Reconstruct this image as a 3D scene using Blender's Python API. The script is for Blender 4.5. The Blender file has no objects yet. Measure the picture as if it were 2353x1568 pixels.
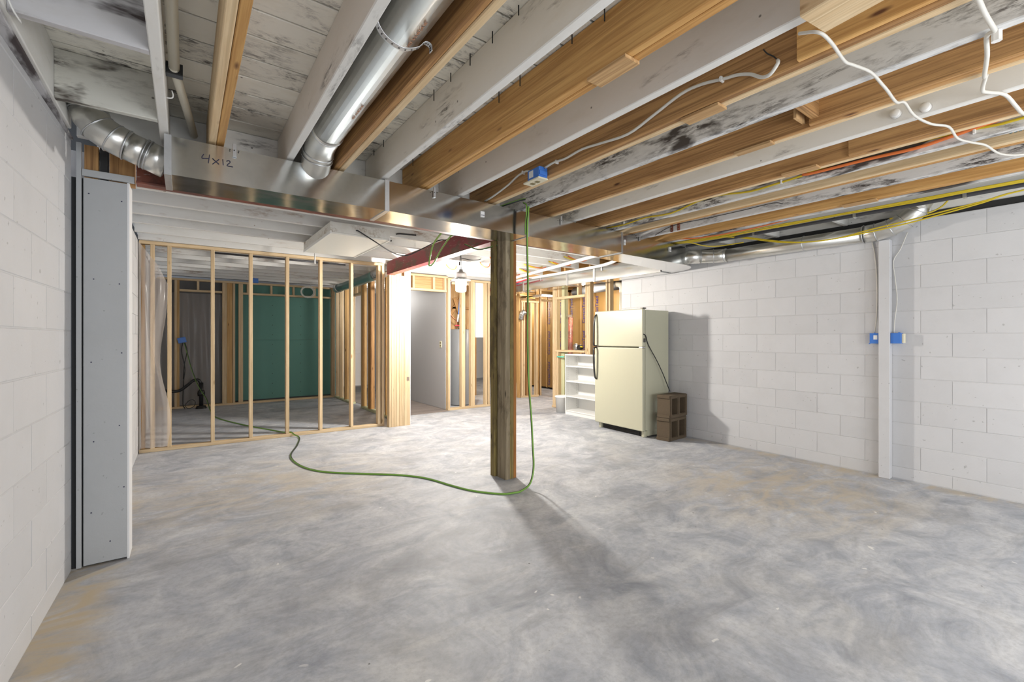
import bpy, bmesh, math, random
from mathutils import Vector, Matrix
random.seed(7)
scene = bpy.context.scene
COL = scene.collection
PI = math.pi

# ------------------------------------------------------------------ camera, light, exposure
F, TH = 1030.0, math.atan((1176.5 - 425) / 1030.0)
cd = bpy.data.cameras.new('camera')
cam = bpy.data.objects.new('camera', cd); COL.objects.link(cam)
cam.location = (0, 0, 1.29); cam.rotation_euler = (PI / 2, 0, -TH)
cd.sensor_width = 36; cd.lens = 36 * F / 2353; cd.shift_y = -7 / 2353
cd.clip_start = .05; cd.clip_end = 100
scene.camera = cam
scene.view_settings.view_transform = 'Standard'; scene.view_settings.look = 'None'
scene.view_settings.gamma = 1; scene.view_settings.use_curve_mapping = False
scene.view_settings.exposure = 0.5
w = bpy.data.worlds.new('daylight'); scene.world = w; w.use_nodes = True
bg = w.node_tree.nodes['Background']
bg.inputs['Color'].default_value = (.80, .88, 1.0, 1); bg.inputs['Strength'].default_value = .62

def lamp(name, loc, power, color=(1, .95, .86), r=.08):
    l = bpy.data.lights.new(name, 'POINT'); l.energy = power; l.color = color; l.shadow_soft_size = r
    o = bpy.data.objects.new(name, l); COL.objects.link(o); o.location = loc
    return o
def area(name, loc, rot, sx, sy, power, color):
    l = bpy.data.lights.new(name, 'AREA'); l.shape = 'RECTANGLE'; l.size = sx; l.size_y = sy
    l.energy = power; l.color = color
    o = bpy.data.objects.new(name, l); COL.objects.link(o); o.location = loc; o.rotation_euler = rot
    return o
LAMP = (3.07, 5.4, 2.03)
lamp('front_fill', (1.7, -1.5, 1.15), 66, (1, .985, .95), .45)  # unseen soft fill added behind the camera to brighten joists and deck
lamp('front_fill', (3.7, -1.3, 1.15), 58, (1, .985, .95), .45)  # second added fill behind the camera, no real lamp there
lamp('hall_bulb', (3.25, 9.0, 2.1), 16, (1, .96, .90))
lamp('workshop_fill', (6.4, 6.4, 2.15), 75, (1, .93, .84))  # added fill so the workshop is not dark; no fixture modelled
lamp('workshop_fill', (6.9, 9.2, 2.15), 40, (1, .93, .84))  # second added workshop fill, deeper in
lamp('utility_fill', (4.6, 8.4, 2.2), 35, (1, .94, .86))  # added fill for the space around the heater
area('cool_front_fill', (2.2, -3.4, 1.25), (PI / 2, 0, 0), 4.6, 2.0, 48, (.84, .91, 1.0))  # added cool fill from behind the camera; no doorway is built

# ------------------------------------------------------------------ materials
def mat(name, col=(.8, .8, .8), rough=.5, metal=0.0, spec=.5):
    m = bpy.data.materials.new(name); m.use_nodes = True
    b = m.node_tree.nodes['Principled BSDF']
    b.inputs['Base Color'].default_value = (*col, 1); b.inputs['Roughness'].default_value = rough
    b.inputs['Metallic'].default_value = metal; b.inputs['Specular IOR Level'].default_value = spec
    return m
class G:
    def __init__(s, m):
        s.t = m.node_tree; s.b = s.t.nodes['Principled BSDF']
    def n(s, typ, **kw):
        x = s.t.nodes.new(typ)
        for k, v in kw.items(): setattr(x, k, v)
        return x
    def l(s, a, b): s.t.links.new(a, b)
    def coords(s, scale=(1, 1, 1), rnd=True, world=False):
        tc = s.n('ShaderNodeTexCoord'); mp = s.n('ShaderNodeMapping'); mp.inputs['Scale'].default_value = scale
        if rnd:
            oi = s.n('ShaderNodeObjectInfo'); mu = s.n('ShaderNodeMath', operation='MULTIPLY'); mu.inputs[1].default_value = 61.7
            va = s.n('ShaderNodeVectorMath', operation='ADD')
            s.l(oi.outputs['Random'], mu.inputs[0]); s.l(tc.outputs['Object'], va.inputs[0]); s.l(mu.outputs[0], va.inputs[1])
            s.l(va.outputs[0], mp.inputs['Vector'])
        else: s.l(tc.outputs['Object'], mp.inputs['Vector'])
        return mp.outputs[0]
    def noise(s, v, sc, det=4, rough=.55, dist=0.0):
        x = s.n('ShaderNodeTexNoise'); x.inputs['Scale'].default_value = sc; x.inputs['Detail'].default_value = det
        x.inputs['Roughness'].default_value = rough; x.inputs['Distortion'].default_value = dist
        s.l(v, x.inputs['Vector']); return x.outputs['Fac']
    def ramp(s, f, stops):
        x = s.n('ShaderNodeValToRGB'); e = x.color_ramp.elements
        while len(e) < len(stops): e.new(.5)
        for q, (p, c) in zip(e, stops):
            q.position = p; q.color = (*c, 1) if len(c) == 3 else c
        s.l(f, x.inputs['Fac']); return x.outputs['Color']
    def gr(s, f, a, b): return s.ramp(f, [(a, (0, 0, 0)), (b, (1, 1, 1))])
    def mix(s, f, a, b, mode='MIX'):
        x = s.n('ShaderNodeMix', data_type='RGBA', blend_type=mode)
        for i, v in ((0, f), (6, a), (7, b)):
            if isinstance(v, (int, float)): x.inputs[i].default_value = v
            elif isinstance(v, tuple): x.inputs[i].default_value = (*v, 1)
            else: s.l(v, x.inputs[i])
        return x.outputs[2]
    def mul(s, a, b):
        x = s.n('ShaderNodeMath', operation='MULTIPLY')
        for i, v in ((0, a), (1, b)):
            if isinstance(v, (int, float)): x.inputs[i].default_value = v
            else: s.l(v, x.inputs[i])
        return x.outputs[0]
    def bump(s, h, st=.3, d=.01):
        x = s.n('ShaderNodeBump'); x.inputs['Strength'].default_value = st; x.inputs['Distance'].default_value = d
        s.l(h, x.inputs['Height']); s.l(x.outputs[0], s.b.inputs['Normal'])
    def base(s, c): s.l(c, s.b.inputs['Base Color'])

def wood(name, light, dark, knot=(.16, .07, .03), rough=.6, contrast=.5, var=.12, stain=None):
    m = mat(name, light, rough, 0, .3); g = G(m)
    v = g.coords((1.1, 13, 13)); f = g.noise(v, 1.6, 5, .6, .9)
    c = g.ramp(f, [(.5 - contrast * .4, dark), (.5 + contrast * .25, light)])
    v2 = g.coords((1.1, 62, 62)); f2 = g.noise(v2, 1.2, 4, .55, .5)
    c = g.mix(g.mul(g.gr(f2, .47, .64), .55), c, dark)
    f5 = g.noise(g.coords((.5, 26, 26)), 1.4, 4, .6, 1.5); c = g.mix(g.mul(g.gr(f5, .51, .60), min(.9, 1.0 * contrast)), c, tuple(q * .8 for q in dark))
    v3 = g.coords((2.3, 8, 8)); vo = g.n('ShaderNodeTexVoronoi'); vo.inputs['Scale'].default_value = 1.0
    g.l(v3, vo.inputs['Vector'])
    k = g.ramp(vo.outputs['Distance'], [(.035, (1, 1, 1)), (.10, (0, 0, 0))])
    c = g.mix(k, c, knot)
    if stain:
        v4 = g.coords((2.0, 5, 5)); f4 = g.noise(v4, 1.3, 5, .65)
        c = g.mix(g.mul(g.gr(f4, .52, .64), .8), c, stain)
    oi = g.n('ShaderNodeObjectInfo'); hv = g.n('ShaderNodeHueSaturation')
    mr = g.n('ShaderNodeMapRange'); mr.inputs['To Min'].default_value = 1 - var; mr.inputs['To Max'].default_value = 1 + var
    g.l(oi.outputs['Random'], mr.inputs[0]); g.l(mr.outputs[0], hv.inputs['Value']); g.l(c, hv.inputs['Color'])
    g.base(hv.outputs[0]); g.bump(f2, .15, .003)
    return m
def painted(name, col, worn, amt=.5, sx=(1.6, 9, 9), rough=.6, var=.05, fine=60, solid=0.0):
    """paint over rough timber: the timber shows through in streaks; amt = share of it"""
    m = mat(name, col, rough, 0, .3); g = G(m)
    big = g.noise(g.coords((1.3, 3.2, 3.2)), 1.5, 4, .6)
    st = g.noise(g.coords(sx), 2.2, 7, .72, .6)
    fi = g.noise(g.coords((fine * .25, fine, fine)), 1.0, 4, .7)
    a = g.gr(big, .66 - amt * .3, .76 - amt * .24); b = g.gr(st, .44, .58); d = g.gr(fi, .40, .56)
    msk = g.mul(g.mul(a, b), d)
    dirt = g.noise(g.coords((1, 3, 3)), 3, 6, .65)
    c = g.mix(g.mul(g.gr(dirt, .50, .72), .35), col, (col[0] * .80, col[1] * .76, col[2] * .68))
    c = g.mix(msk, c, worn)
    if solid:
        pt_ = g.noise(g.coords((.8, 2.6, 2.6)), 1.7, 5, .6, .4)
        c = g.mix(g.gr(pt_, .62 - solid * .14, .68 - solid * .12), c, worn)
    # nail heads and specks
    vo = g.n('ShaderNodeTexVoronoi'); vo.inputs['Scale'].default_value = 6.5; g.l(g.coords((1, 1, 1)), vo.inputs['Vector'])
    c = g.mix(g.mul(g.ramp(vo.outputs['Distance'], [(.028, (1, 1, 1)), (.045, (0, 0, 0))]), .8), c, worn)
    oi = g.n('ShaderNodeObjectInfo'); hv = g.n('ShaderNodeHueSaturation')
    mr = g.n('ShaderNodeMapRange'); mr.inputs['To Min'].default_value = 1 - var; mr.inputs['To Max'].default_value = 1 + var
    g.l(oi.outputs['Random'], mr.inputs[0]); g.l(mr.outputs[0], hv.inputs['Value']); g.l(c, hv.inputs['Color'])
    g.base(hv.outputs[0]); g.bump(fi, .12, .003)
    return m
def blockpaint(name, col, var=.03):
    m = mat(name, col, .55, 0, .35); g = G(m)
    v = g.coords((1, 1, 1)); f = g.noise(v, 55, 6, .7); f2 = g.noise(v, 5, 4, .6)
    c = g.mix(g.mul(g.gr(f2, .45, .8), .5), col, (col[0] * .9, col[1] * .9, col[2] * .89))
    sp = g.noise(v, 32, 2, .5); c = g.mix(g.mul(g.gr(sp, .71, .75), .5), c, (col[0] * .45, col[1] * .44, col[2] * .42))
    oi = g.n('ShaderNodeObjectInfo'); hv = g.n('ShaderNodeHueSaturation')
    mr = g.n('ShaderNodeMapRange'); mr.inputs['To Min'].default_value = 1 - var; mr.inputs['To Max'].default_value = 1 + var
    g.l(oi.outputs['Random'], mr.inputs[0]); g.l(mr.outputs[0], hv.inputs['Value']); g.l(c, hv.inputs['Color'])
    g.base(hv.outputs[0]); g.bump(f, .25, .004)
    return m
def metal(name, col, rough, bump=.12, spangle=.25, bscale=3.0):
    m = mat(name, col, rough, 1.0); g = G(m)
    v = g.coords((1, 1, 1)); vo = g.n('ShaderNodeTexVoronoi'); vo.inputs['Scale'].default_value = 60; g.l(v, vo.inputs['Vector'])
    hv = g.n('ShaderNodeSeparateColor'); g.l(vo.outputs['Color'], hv.inputs[0])
    c = g.mix(g.mul(hv.outputs[0], spangle), col, tuple(q * .72 for q in col))
    g.base(c)
    nf = g.noise(g.coords((1, 1, 1)), 7, 3, .5)
    mr = g.n('ShaderNodeMapRange'); mr.inputs['To Min'].default_value = rough * .75; mr.inputs['To Max'].default_value = rough * 1.35
    g.l(nf, mr.inputs[0]); g.l(mr.outputs[0], g.b.inputs['Roughness'])
    g.bump(g.noise(g.coords((1, 1.6, 1.6)), bscale, 2, .4), bump, .03)
    return m
def flat(name, col, rough=.5, amt=.06, sc=20, metal_=0.0, spec=.5):
    m = mat(name, col, rough, metal_, spec); g = G(m); f = g.noise(g.coords(), sc, 4, .6)
    g.base(g.mix(g.mul(f, amt * 2), col, tuple(max(0, q * .6) for q in col))); return m

M = {}
# floor: power-trowelled slab with cement haze, tan dust and paint spots
m = mat('slab', (.45, .45, .45), .55, 0, .35); g = G(m)
v = g.coords((1, 1, 1), rnd=False)
a = g.noise(v, .8, 6, .62, .8); b = g.noise(v, 2.1, 9, .68, 1.6)
vs = g.n('ShaderNodeMapping'); vs.inputs['Rotation'].default_value = (0, 0, .5); vs.inputs['Scale'].default_value = (1.0, 2.6, 1); g.l(v, vs.inputs[0])
st = g.noise(vs.outputs[0], 1.7, 10, .66, 1.2)
vt = g.n('ShaderNodeMapping'); vt.inputs['Rotation'].default_value = (0, 0, -.75); vt.inputs['Scale'].default_value = (1.0, 2.2, 1); g.l(v, vt.inputs[0])
st2 = g.noise(vt.outputs[0], 1.5, 10, .66, 1.3)
c = g.ramp(b, [(.30, (.28, .30, .345)), (.45, (.40, .42, .465)), (.55, (.49, .505, .54)), (.70, (.62, .63, .65))])
c = g.mix(g.mul(g.gr(st, .50, .70), .62), c, (.68, .68, .675))
c = g.mix(g.mul(g.gr(st2, .52, .72), .55), c, (.235, .24, .26))
c = g.mix(g.mul(g.gr(a, .54, .70), .3), c, (.47, .44, .385))
c = g.mix(g.mul(g.gr(g.noise(v, 1.3, 6, .62, .7), .55, .68), .5), c, (.26, .265, .285))
fine = g.noise(v, 30, 8, .75); c = g.mix(g.mul(g.gr(fine, .46, .68), .38), c, (.25, .25, .255))
def dust(cx, cy, sx, sy):
    mp = g.n('ShaderNodeMapping', vector_type='TEXTURE'); mp.inputs['Location'].default_value = (cx - 3.75, cy - 4.3, 0); mp.inputs['Scale'].default_value = (sx, sy, 1)
    g.l(v, mp.inputs[0]); ln = g.n('ShaderNodeVectorMath', operation='LENGTH'); g.l(mp.outputs[0], ln.inputs[0])
    return g.mul(g.ramp(ln.outputs['Value'], [(.3, (1, 1, 1)), (1, (0, 0, 0))]), g.gr(st, .40, .60))
for cx, cy, sx, sy, q in ((4.2, 1.75, 1.3, 1.1, .75), (-.45, 3.0, .22, 3.6, 1.0), (.4, 4.4, 1.6, 1.2, .5), (5.2, 1.8, .14, 2.6, .8)):
    c = g.mix(g.mul(dust(cx, cy, sx, sy), q), c, (.50, .42, .30))
sp = g.n('ShaderNodeTexVoronoi'); sp.inputs['Scale'].default_value = 7.5; sp.inputs['Randomness'].default_value = 1
wv = g.n('ShaderNodeMix', data_type='RGBA', blend_type='LINEAR_LIGHT'); wv.inputs[0].default_value = .06; g.l(v, wv.inputs[6])
nz = g.n('ShaderNodeTexNoise'); nz.inputs['Scale'].default_value = 14; g.l(v, nz.inputs['Vector']); g.l(nz.outputs['Color'], wv.inputs[7]); g.l(wv.outputs[2], sp.inputs['Vector'])
spx = g.mul(g.ramp(sp.outputs['Distance'], [(.07, (1, 1, 1)), (.10, (0, 0, 0))]), g.gr(g.noise(v, 2.4, 3, .6), .52, .58))
c = g.mix(g.mul(spx, .75), c, (.80, .79, .76))
dk = g.n('ShaderNodeTexVoronoi'); dk.inputs['Scale'].default_value = 4.3; g.l(v, dk.inputs['Vector'])
c = g.mix(g.mul(g.ramp(dk.outputs['Distance'], [(.016, (1, 1, 1)), (.028, (0, 0, 0))]), .8), c, (.07, .065, .06))
g.base(c)
mr = g.n('ShaderNodeMapRange'); mr.inputs['To Min'].default_value = .42; mr.inputs['To Max'].default_value = .72; g.l(st, mr.inputs[0]); g.l(mr.outputs[0], g.b.inputs['Roughness'])
g.bump(b, .1, .01); M['slab'] = m
M['block'] = blockpaint('painted_block', (.605, .605, .615))
M['mortar'] = flat('painted_mortar', (.57, .57, .575), .7, .1, 40)
M['joist_white'] = painted('joist_white', (.79, .78, .745), (.10, .09, .085), .28)
M['joist_worn'] = painted('joist_worn', (.70, .70, .69), (.075, .065, .06), .85, (1.2, 5, 5), solid=.45)
M['deck'] = painted('deck_paint', (.86, .84, .76), (.11, .10, .09), .72, (4.5, 7, 7), fine=70, var=.08)
M['joist_far'] = painted('joist_far', (.70, .69, .665), (.36, .27, .21), .3, var=.04)
M['block_worn'] = painted('blocking_worn', (.62, .61, .55), (.10, .085, .07), .9, (2, 7, 7), solid=.4)
M['block_dark'] = painted('blocking_dark', (.58, .57, .58), (.07, .055, .055), .9, (1.2, 3, 3), fine=14, solid=.95)
M['gold'] = wood('fir_gold', (.68, .405, .15), (.46, .23, .07), (.13, .05, .02), .55, .6, .12)
M['brown'] = wood('fir_brown', (.58, .33, .13), (.31, .155, .06), (.10, .04, .02), .6, .8, .1)
M['pale'] = wood('pine_pale', (.84, .66, .42), (.69, .49, .27), (.36, .19, .08), .6, .5, .08)
M['stud'] = wood('pine_stud', (.70, .545, .345), (.57, .41, .235), (.28, .18, .07), .6, .5, .09)
M['stud_orange'] = wood('pine_amber', (.62, .40, .17), (.46, .26, .09), (.16, .07, .03), .6, .5, .1)
M['ply'] = wood('plywood', (.66, .44, .22), (.46, .26, .11), (.22, .10, .04), .6, .7, .1)
M['treated'] = wood('treated_pine', (.50, .46, .24), (.34, .31, .15), (.12, .10, .05), .7, .6, .08)
M['treated_pale'] = wood('treated_pale', (.66, .66, .42), (.50, .50, .30), (.2, .17, .08), .7, .5, .08)
M['post_olive'] = wood('post_olive', (.30, .235, .08), (.16, .115, .045), (.035, .025, .016), .7, .7, .1, (.085, .06, .03))
M['post_grey'] = wood('post_grey', (.36, .30, .20), (.20, .155, .095), (.045, .033, .02), .75, .6, .1, (.10, .075, .045))
M['post_rust'] = wood('post_rust', (.42, .18, .045), (.26, .10, .025), (.10, .04, .02), .6, .5, .05)
M['grey_paint'] = blockpaint('grey_board', (.47, .48, .485))
M['galv'] = metal('galvanised', (.66, .67, .66), .15, .12, .14)
M['galv_pipe'] = metal('galvanised_pipe', (.80, .79, .74), .30, .02, .10)
M['galv_plate'] = metal('galvanised_strip', (.62, .63, .64), .38, .03, .2)
M['steel_dark'] = metal('dark_steel', (.12, .11, .10), .45, .05, .1)
# red-primed steel
def primer(name, red, other, lo=.47):
    m = mat(name, red, .5, 0, .5); g = G(m)
    f = g.noise(g.coords((3, 6, 6)), 1.2, 5, .6, .5)
    c = g.mix(g.gr(f, lo, lo + .1), red, other); f2 = g.noise(g.coords((8, 40, 40)), 1, 4, .7)
    c = g.mix(g.mul(g.gr(f2, .6, .7), .6), c, (.55, .45, .42)); g.base(c); return m
M['beam_red'] = primer('beam_red', (.28, .045, .055), (.16, .075, .055))
M['girder_rust'] = primer('girder_rust', (.24, .07, .04), (.13, .04, .025))
M['vinyl'] = wood('vinyl_plank', (.36, .31, .28), (.20, .165, .145), (.16, .13, .11), .4, .8, .22)
M['drywall'] = flat('grey_drywall', (.45, .455, .475), .6, .03, 6)
M['white_wall'] = flat('white_wall', (.80, .80, .80), .6, .03, 8)
M['green'] = flat('green_drywall', (.115, .28, .235), .65, .08, 3)
M['bead'] = flat('corner_bead', (.80, .80, .80), .5, .03)
M['fridge'] = flat('almond_enamel', (.51, .50, .375), .34, .03, 50)
g = G(M['fridge']); g.bump(g.noise(g.coords(), 220, 2, .5), .12, .002)
M['gasket'] = flat('gasket', (.30, .29, .22), .6)
M['black'] = flat('black_plastic', (.018, .018, .018), .35, .1)
M['black_and_shade'] = flat('black_void', (.02, .02, .02), .6, .1)  # plain black for dark parts, and for shade seen through gaps
M['cinder'] = flat('cinder', (.125, .09, .055), .9, .35, 60); g = G(M['cinder']); g.bump(g.noise(g.coords(), 130, 5, .7), .6, .006)
M['melamine'] = flat('white_melamine', (.82, .82, .80), .4, .02, 10)
M['white_plastic'] = flat('white_plastic', (.80, .80, .77), .4, .03, 10)
M['pvc'] = flat('pvc_cream', (.74, .70, .58), .35, .03, 10)
M['pvc_white'] = flat('pvc_white', (.84, .83, .80), .35, .03, 10)
M['blue'] = flat('blue_box', (.06, .20, .62), .4, .08, 30)
M['almond'] = flat('almond_plate', (.72, .68, .52), .4, .03)
M['slot'] = flat('slot', (.22, .18, .08), .6)
M['yellow'] = flat('yellow_jacket', (.62, .46, .02), .4, .05)
M['orange'] = flat('orange_jacket', (.78, .20, .05), .4, .05)
M['red'] = flat('red_tube', (.72, .05, .08), .4, .05)
M['blue_tube'] = flat('blue_tube', (.16, .28, .62), .4, .05)
M['white_jacket'] = flat('white_jacket', (.70, .68, .62), .45, .12, 30)
M['cord_green'] = flat('cord_green', (.20, .40, .06), .45, .05)
M['cord_black'] = flat('cord_black', (.012, .02, .016), .45, .05)
M['conduit'] = flat('grey_conduit', (.055, .055, .06), .5, .08)
M['ink'] = flat('marker_ink', (.03, .028, .07), .6)
M['sticker'] = flat('sticker', (.82, .82, .80), .5, .02)
M['lamp_metal'] = metal('lamp_metal', (.55, .55, .56), .35, .03, .1)
M['heater'] = flat('heater_grey', (.27, .28, .29), .35, .04, 4)
M['kraft'] = flat('kraft_paper', (.36, .20, .055), .6, .25, 5)
M['kraft_ink'] = flat('kraft_ink', (.02, .02, .22), .6)
M['foil_duct'] = metal('foil', (.75, .76, .76), .3, .5, .2, 14)
M['teal_sleeve'] = flat('teal_sleeve', (.20, .37, .36), .3, .15, 5, .4)
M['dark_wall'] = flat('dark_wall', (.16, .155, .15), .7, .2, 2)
M['carpet'] = flat('speckled_carpet', (.30, .29, .28), .95, .5, 140)
M['copper'] = metal('copper', (.80, .38, .22), .35, .05, .1)
M['teal'] = flat('teal_tape', (.10, .62, .50), .5)
M['fluor'] = flat('frosted_panel', (.80, .79, .73), .35, .03, 6)
M['fixture'] = painted('fixture_side', (.74, .73, .68), (.38, .30, .22), .6, (3, 4, 4))
M['yellow_wall'] = flat('yellow_wall', (.62, .58, .26), .7, .05)
m = mat('plastic_film', (.86, .80, .76), .16, 0, .5); b = m.node_tree.nodes['Principled BSDF']
t = m.node_tree; tr = t.nodes.new('ShaderNodeBsdfTransparent'); tl = t.nodes.new('ShaderNodeBsdfTranslucent'); tl.inputs[0].default_value = (.86, .80, .76, 1)
mx = t.nodes.new('ShaderNodeMixShader'); mx.inputs[0].default_value = .5; mx2 = t.nodes.new('ShaderNodeMixShader'); mx2.inputs[0].default_value = .56
t.links.new(b.outputs[0], mx.inputs[1]); t.links.new(tl.outputs[0], mx.inputs[2]); t.links.new(mx.outputs[0], mx2.inputs[1]); t.links.new(tr.outputs[0], mx2.inputs[2])
t.links.new(mx2.outputs[0], t.nodes['Material Output'].inputs[0]); M['film'] = m
m = mat('lit_jar', (1, 1, 1), .3); b = m.node_tree.nodes['Principled BSDF']
b.inputs['Emission Color'].default_value = (1, .95, .88, 1); b.inputs['Emission Strength'].default_value = 700; M['jar'] = m

# ------------------------------------------------------------------ builders
W = {}            # world origin of each object (parents are never rotated)
def place(o, loc, parent=None, rot=None):
    COL.objects.link(o)
    L = Vector(loc); W[o.name] = L
    if parent is not None:
        o.parent = parent; o.location = L - W[parent.name]
    else: o.location = L
    if rot is not None: o.rotation_euler = rot
    return o
def root(name, label, cat, loc, group=None):
    o = bpy.data.objects.new(name, None); o.empty_display_size = .1
    o['label'] = label; o['category'] = cat
    if group: o['group'] = group
    return place(o, loc)
def tag(o, label, cat=None, group=None):
    o['label'] = label
    if cat: o['category'] = cat
    if group: o['group'] = group
    return o
def mesh(name, verts, faces, mt, parent=None, smooth=False, fm=None):
    vs = [Vector(v) for v in verts]
    lo = Vector(min(v[i] for v in vs) for i in range(3)); hi = Vector(max(v[i] for v in vs) for i in range(3))
    c = (lo + hi) / 2; c.z = lo.z
    me = bpy.data.meshes.new(name); me.from_pydata([tuple(v - c) for v in vs], [], faces)
    for q in (mt if isinstance(mt, list) else [mt]): me.materials.append(q)
    if fm: me.polygons.foreach_set('material_index', fm)
    if smooth: me.polygons.foreach_set('use_smooth', [True] * len(me.polygons))
    me.update()
    return place(bpy.data.objects.new(name, me), c, parent)
CACHE = {}
def box_mesh(name, L, w_, t_, mt, ch):
    key = (round(L, 4), round(w_, 4), round(t_, 4), mt.name, ch)
    if key in CACHE: return CACHE[key]
    c = min(ch, w_ * .3, t_ * .3); a, b = w_ / 2, t_ / 2
    ring = [(-a + c, -b), (a - c, -b), (a, -b + c), (a, b - c), (a - c, b), (-a + c, b), (-a, b - c), (-a, -b + c)]
    v = [(-L / 2, y, z) for y, z in ring] + [(L / 2, y, z) for y, z in ring]
    f = [(i, (i + 1) % 8, 8 + (i + 1) % 8, 8 + i) for i in range(8)] + [tuple(range(7, -1, -1)), tuple(range(8, 16))]
    f = [tuple(reversed(q)) for q in f]
    me = bpy.data.meshes.new(name); me.from_pydata(v, [], f); me.materials.append(mt); me.update()
    bm = bmesh.new(); bm.from_mesh(me); bmesh.ops.recalc_face_normals(bm, faces=bm.faces); bm.to_mesh(me); bm.free()
    CACHE[key] = me; return me
def box(name, x0, x1, y0, y1, z0, z1, mt, parent=None, ch=.003):
    d = (x1 - x0, y1 - y0, z1 - z0); c = ((x0 + x1) / 2, (y0 + y1) / 2, (z0 + z1) / 2)
    k = d.index(max(d))
    if k == 0: me, r = box_mesh(name, d[0], d[1], d[2], mt, ch), (0, 0, 0)
    elif k == 1: me, r = box_mesh(name, d[1], d[0], d[2], mt, ch), (0, 0, PI / 2)
    else: me, r = box_mesh(name, d[2], d[1], d[0], mt, ch), (0, -PI / 2, 0)
    return place(bpy.data.objects.new(name, me), c, parent, r)
def board(name, a, b, w_, t_, mt, parent=None, ch=.003, side=None):
    """board from a to b (centre line); w_ across, t_ along the normal"""
    a, b = Vector(a), Vector(b); x = (b - a).normalized()
    z = Vector(side).normalized() if side else (Vector((0, 0, 1)) if abs(x.z) < .95 else Vector((0, 1, 0)))
    y = z.cross(x).normalized(); z = x.cross(y)
    R = Matrix((x, y, z)).transposed()
    return place(bpy.data.objects.new(name, box_mesh(name, (b - a).length, w_, t_, mt, ch)), (a + b) / 2, parent, R.to_euler())
def catmull(p, n):
    if n <= 1 or len(p) < 3: return p
    q = [p[0] * 2 - p[1]] + p + [p[-1] * 2 - p[-2]]; out = []
    for i in range(1, len(q) - 2):
        for k in range(n):
            t = k / n; a, b, c, d = q[i - 1:i + 3]
            out.append(.5 * ((2 * b) + (c - a) * t + (2 * a - 5 * b + 4 * c - d) * t * t + (3 * b - a - 3 * c + d) * t ** 3))
    return out + [p[-1]]
def tube(name, pts, r, mt, parent=None, seg=8, n=4, stripe=None, flatr=None, up=None, closed=False, caps=True, smooth=True, radii=None):
    p = catmull([Vector(q) for q in pts], n); V, Fc, fm = [], [], []
    nn = None
    for i, q in enumerate(p):
        d = (p[min(i + 1, len(p) - 1)] - p[max(i - 1, 0)]).normalized()
        if closed: d = (p[(i + 1) % len(p)] - p[i - 1]).normalized()
        if up is not None: nn = Vector(up)
        elif nn is None: nn = Vector((0, 0, 1)) if abs(d.z) < .9 else Vector((1, 0, 0))
        nn = (nn - d * nn.dot(d)); nn = nn.normalized() if nn.length > 1e-6 else d.orthogonal().normalized()
        s = d.cross(nn)
        rr = radii[min(int(i / max(n, 1)), len(radii) - 1)] if radii else r
        for k in range(seg):
            a = 2 * PI * k / seg
            V.append(q + s * math.cos(a) * rr + nn * math.sin(a) * (flatr if flatr else rr))
    R = len(p)
    for i in range(R if closed else R - 1):
        j = (i + 1) % R
        for k in range(seg):
            Fc.append((i * seg + k, i * seg + (k + 1) % seg, j * seg + (k + 1) % seg, j * seg + k))
            fm.append(1 if stripe and (k in stripe) else 0)
    if caps and not closed:
        Fc.append(tuple(range(seg - 1, -1, -1))); Fc.append(tuple((R - 1) * seg + k for k in range(seg))); fm += [0, 0]
    return mesh(name, V, Fc, mt, parent, smooth, fm if stripe else None)
def lathe(name, c, prof, mt, parent=None, seg=24, smooth=True, axis='z'):
    V, Fc = [], []
    for r, h in prof:
        for k in range(seg):
            a = 2 * PI * k / seg; x, y = r * math.cos(a), r * math.sin(a)
            V.append({'z': (c[0] + x, c[1] + y, c[2] + h), 'y': (c[0] + x, c[1] + h, c[2] + y), 'x': (c[0] + h, c[1] + x, c[2] + y)}[axis])
    for i in range(len(prof) - 1):
        for k in range(seg):
            Fc.append((i * seg + k, i * seg + (k + 1) % seg, (i + 1) * seg + (k + 1) % seg, (i + 1) * seg + k))
    o = mesh(name, V, Fc, mt, parent, smooth); return o
def prism(name, poly, z0, z1, mt, parent=None):
    n = len(poly); V = [(x, y, z0) for x, y in poly] + [(x, y, z1) for x, y in poly]
    Fc = [(i, (i + 1) % n, n + (i + 1) % n, n + i) for i in range(n)] + [tuple(range(n - 1, -1, -1)), tuple(range(n, 2 * n))]
    return mesh(name, V, Fc, mt, parent)
def multi(name, boxes, mt, parent=None):
    V, Fc = [], []
    for x0, x1, y0, y1, z0, z1 in boxes:
        b = len(V); V += [(x, y, z) for z in (z0, z1) for x, y in ((x0, y0), (x1, y0), (x1, y1), (x0, y1))]
        Fc += [tuple(b + i for i in q) for q in ((3, 2, 1, 0), (4, 5, 6, 7), (0, 1, 5, 4), (1, 2, 6, 5), (2, 3, 7, 6), (3, 0, 4, 7))]
    return mesh(name, V, Fc, mt, parent)
def as_mesh(o, name):
    me = bpy.data.meshes.new_from_object(o); fc = o.data; bpy.data.objects.remove(o); bpy.data.curves.remove(fc)
    return bpy.data.objects.new(name, me)
def struct(o, label=None):
    o['kind'] = 'structure'
    if label: o['label'] = label
    return o

# ------------------------------------------------------------------ setting: floor
floor = struct(mesh('floor', [(-.9, -4, 0), (8.4, -4, 0), (8.4, 12.6, 0), (-.9, 12.6, 0)], [(0, 1, 2, 3)], M['slab']), 'grey trowelled concrete floor with tan stains and paint spots')
W[floor.name] = Vector(floor.location)
y = 7.02; k = 0
while y < 12.0:
    x = 2.76
    box('vinyl_plank', 2.76, 3.765, y, y + .148, .001, .007, M['vinyl'], floor, .001)
    y += .15
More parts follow.
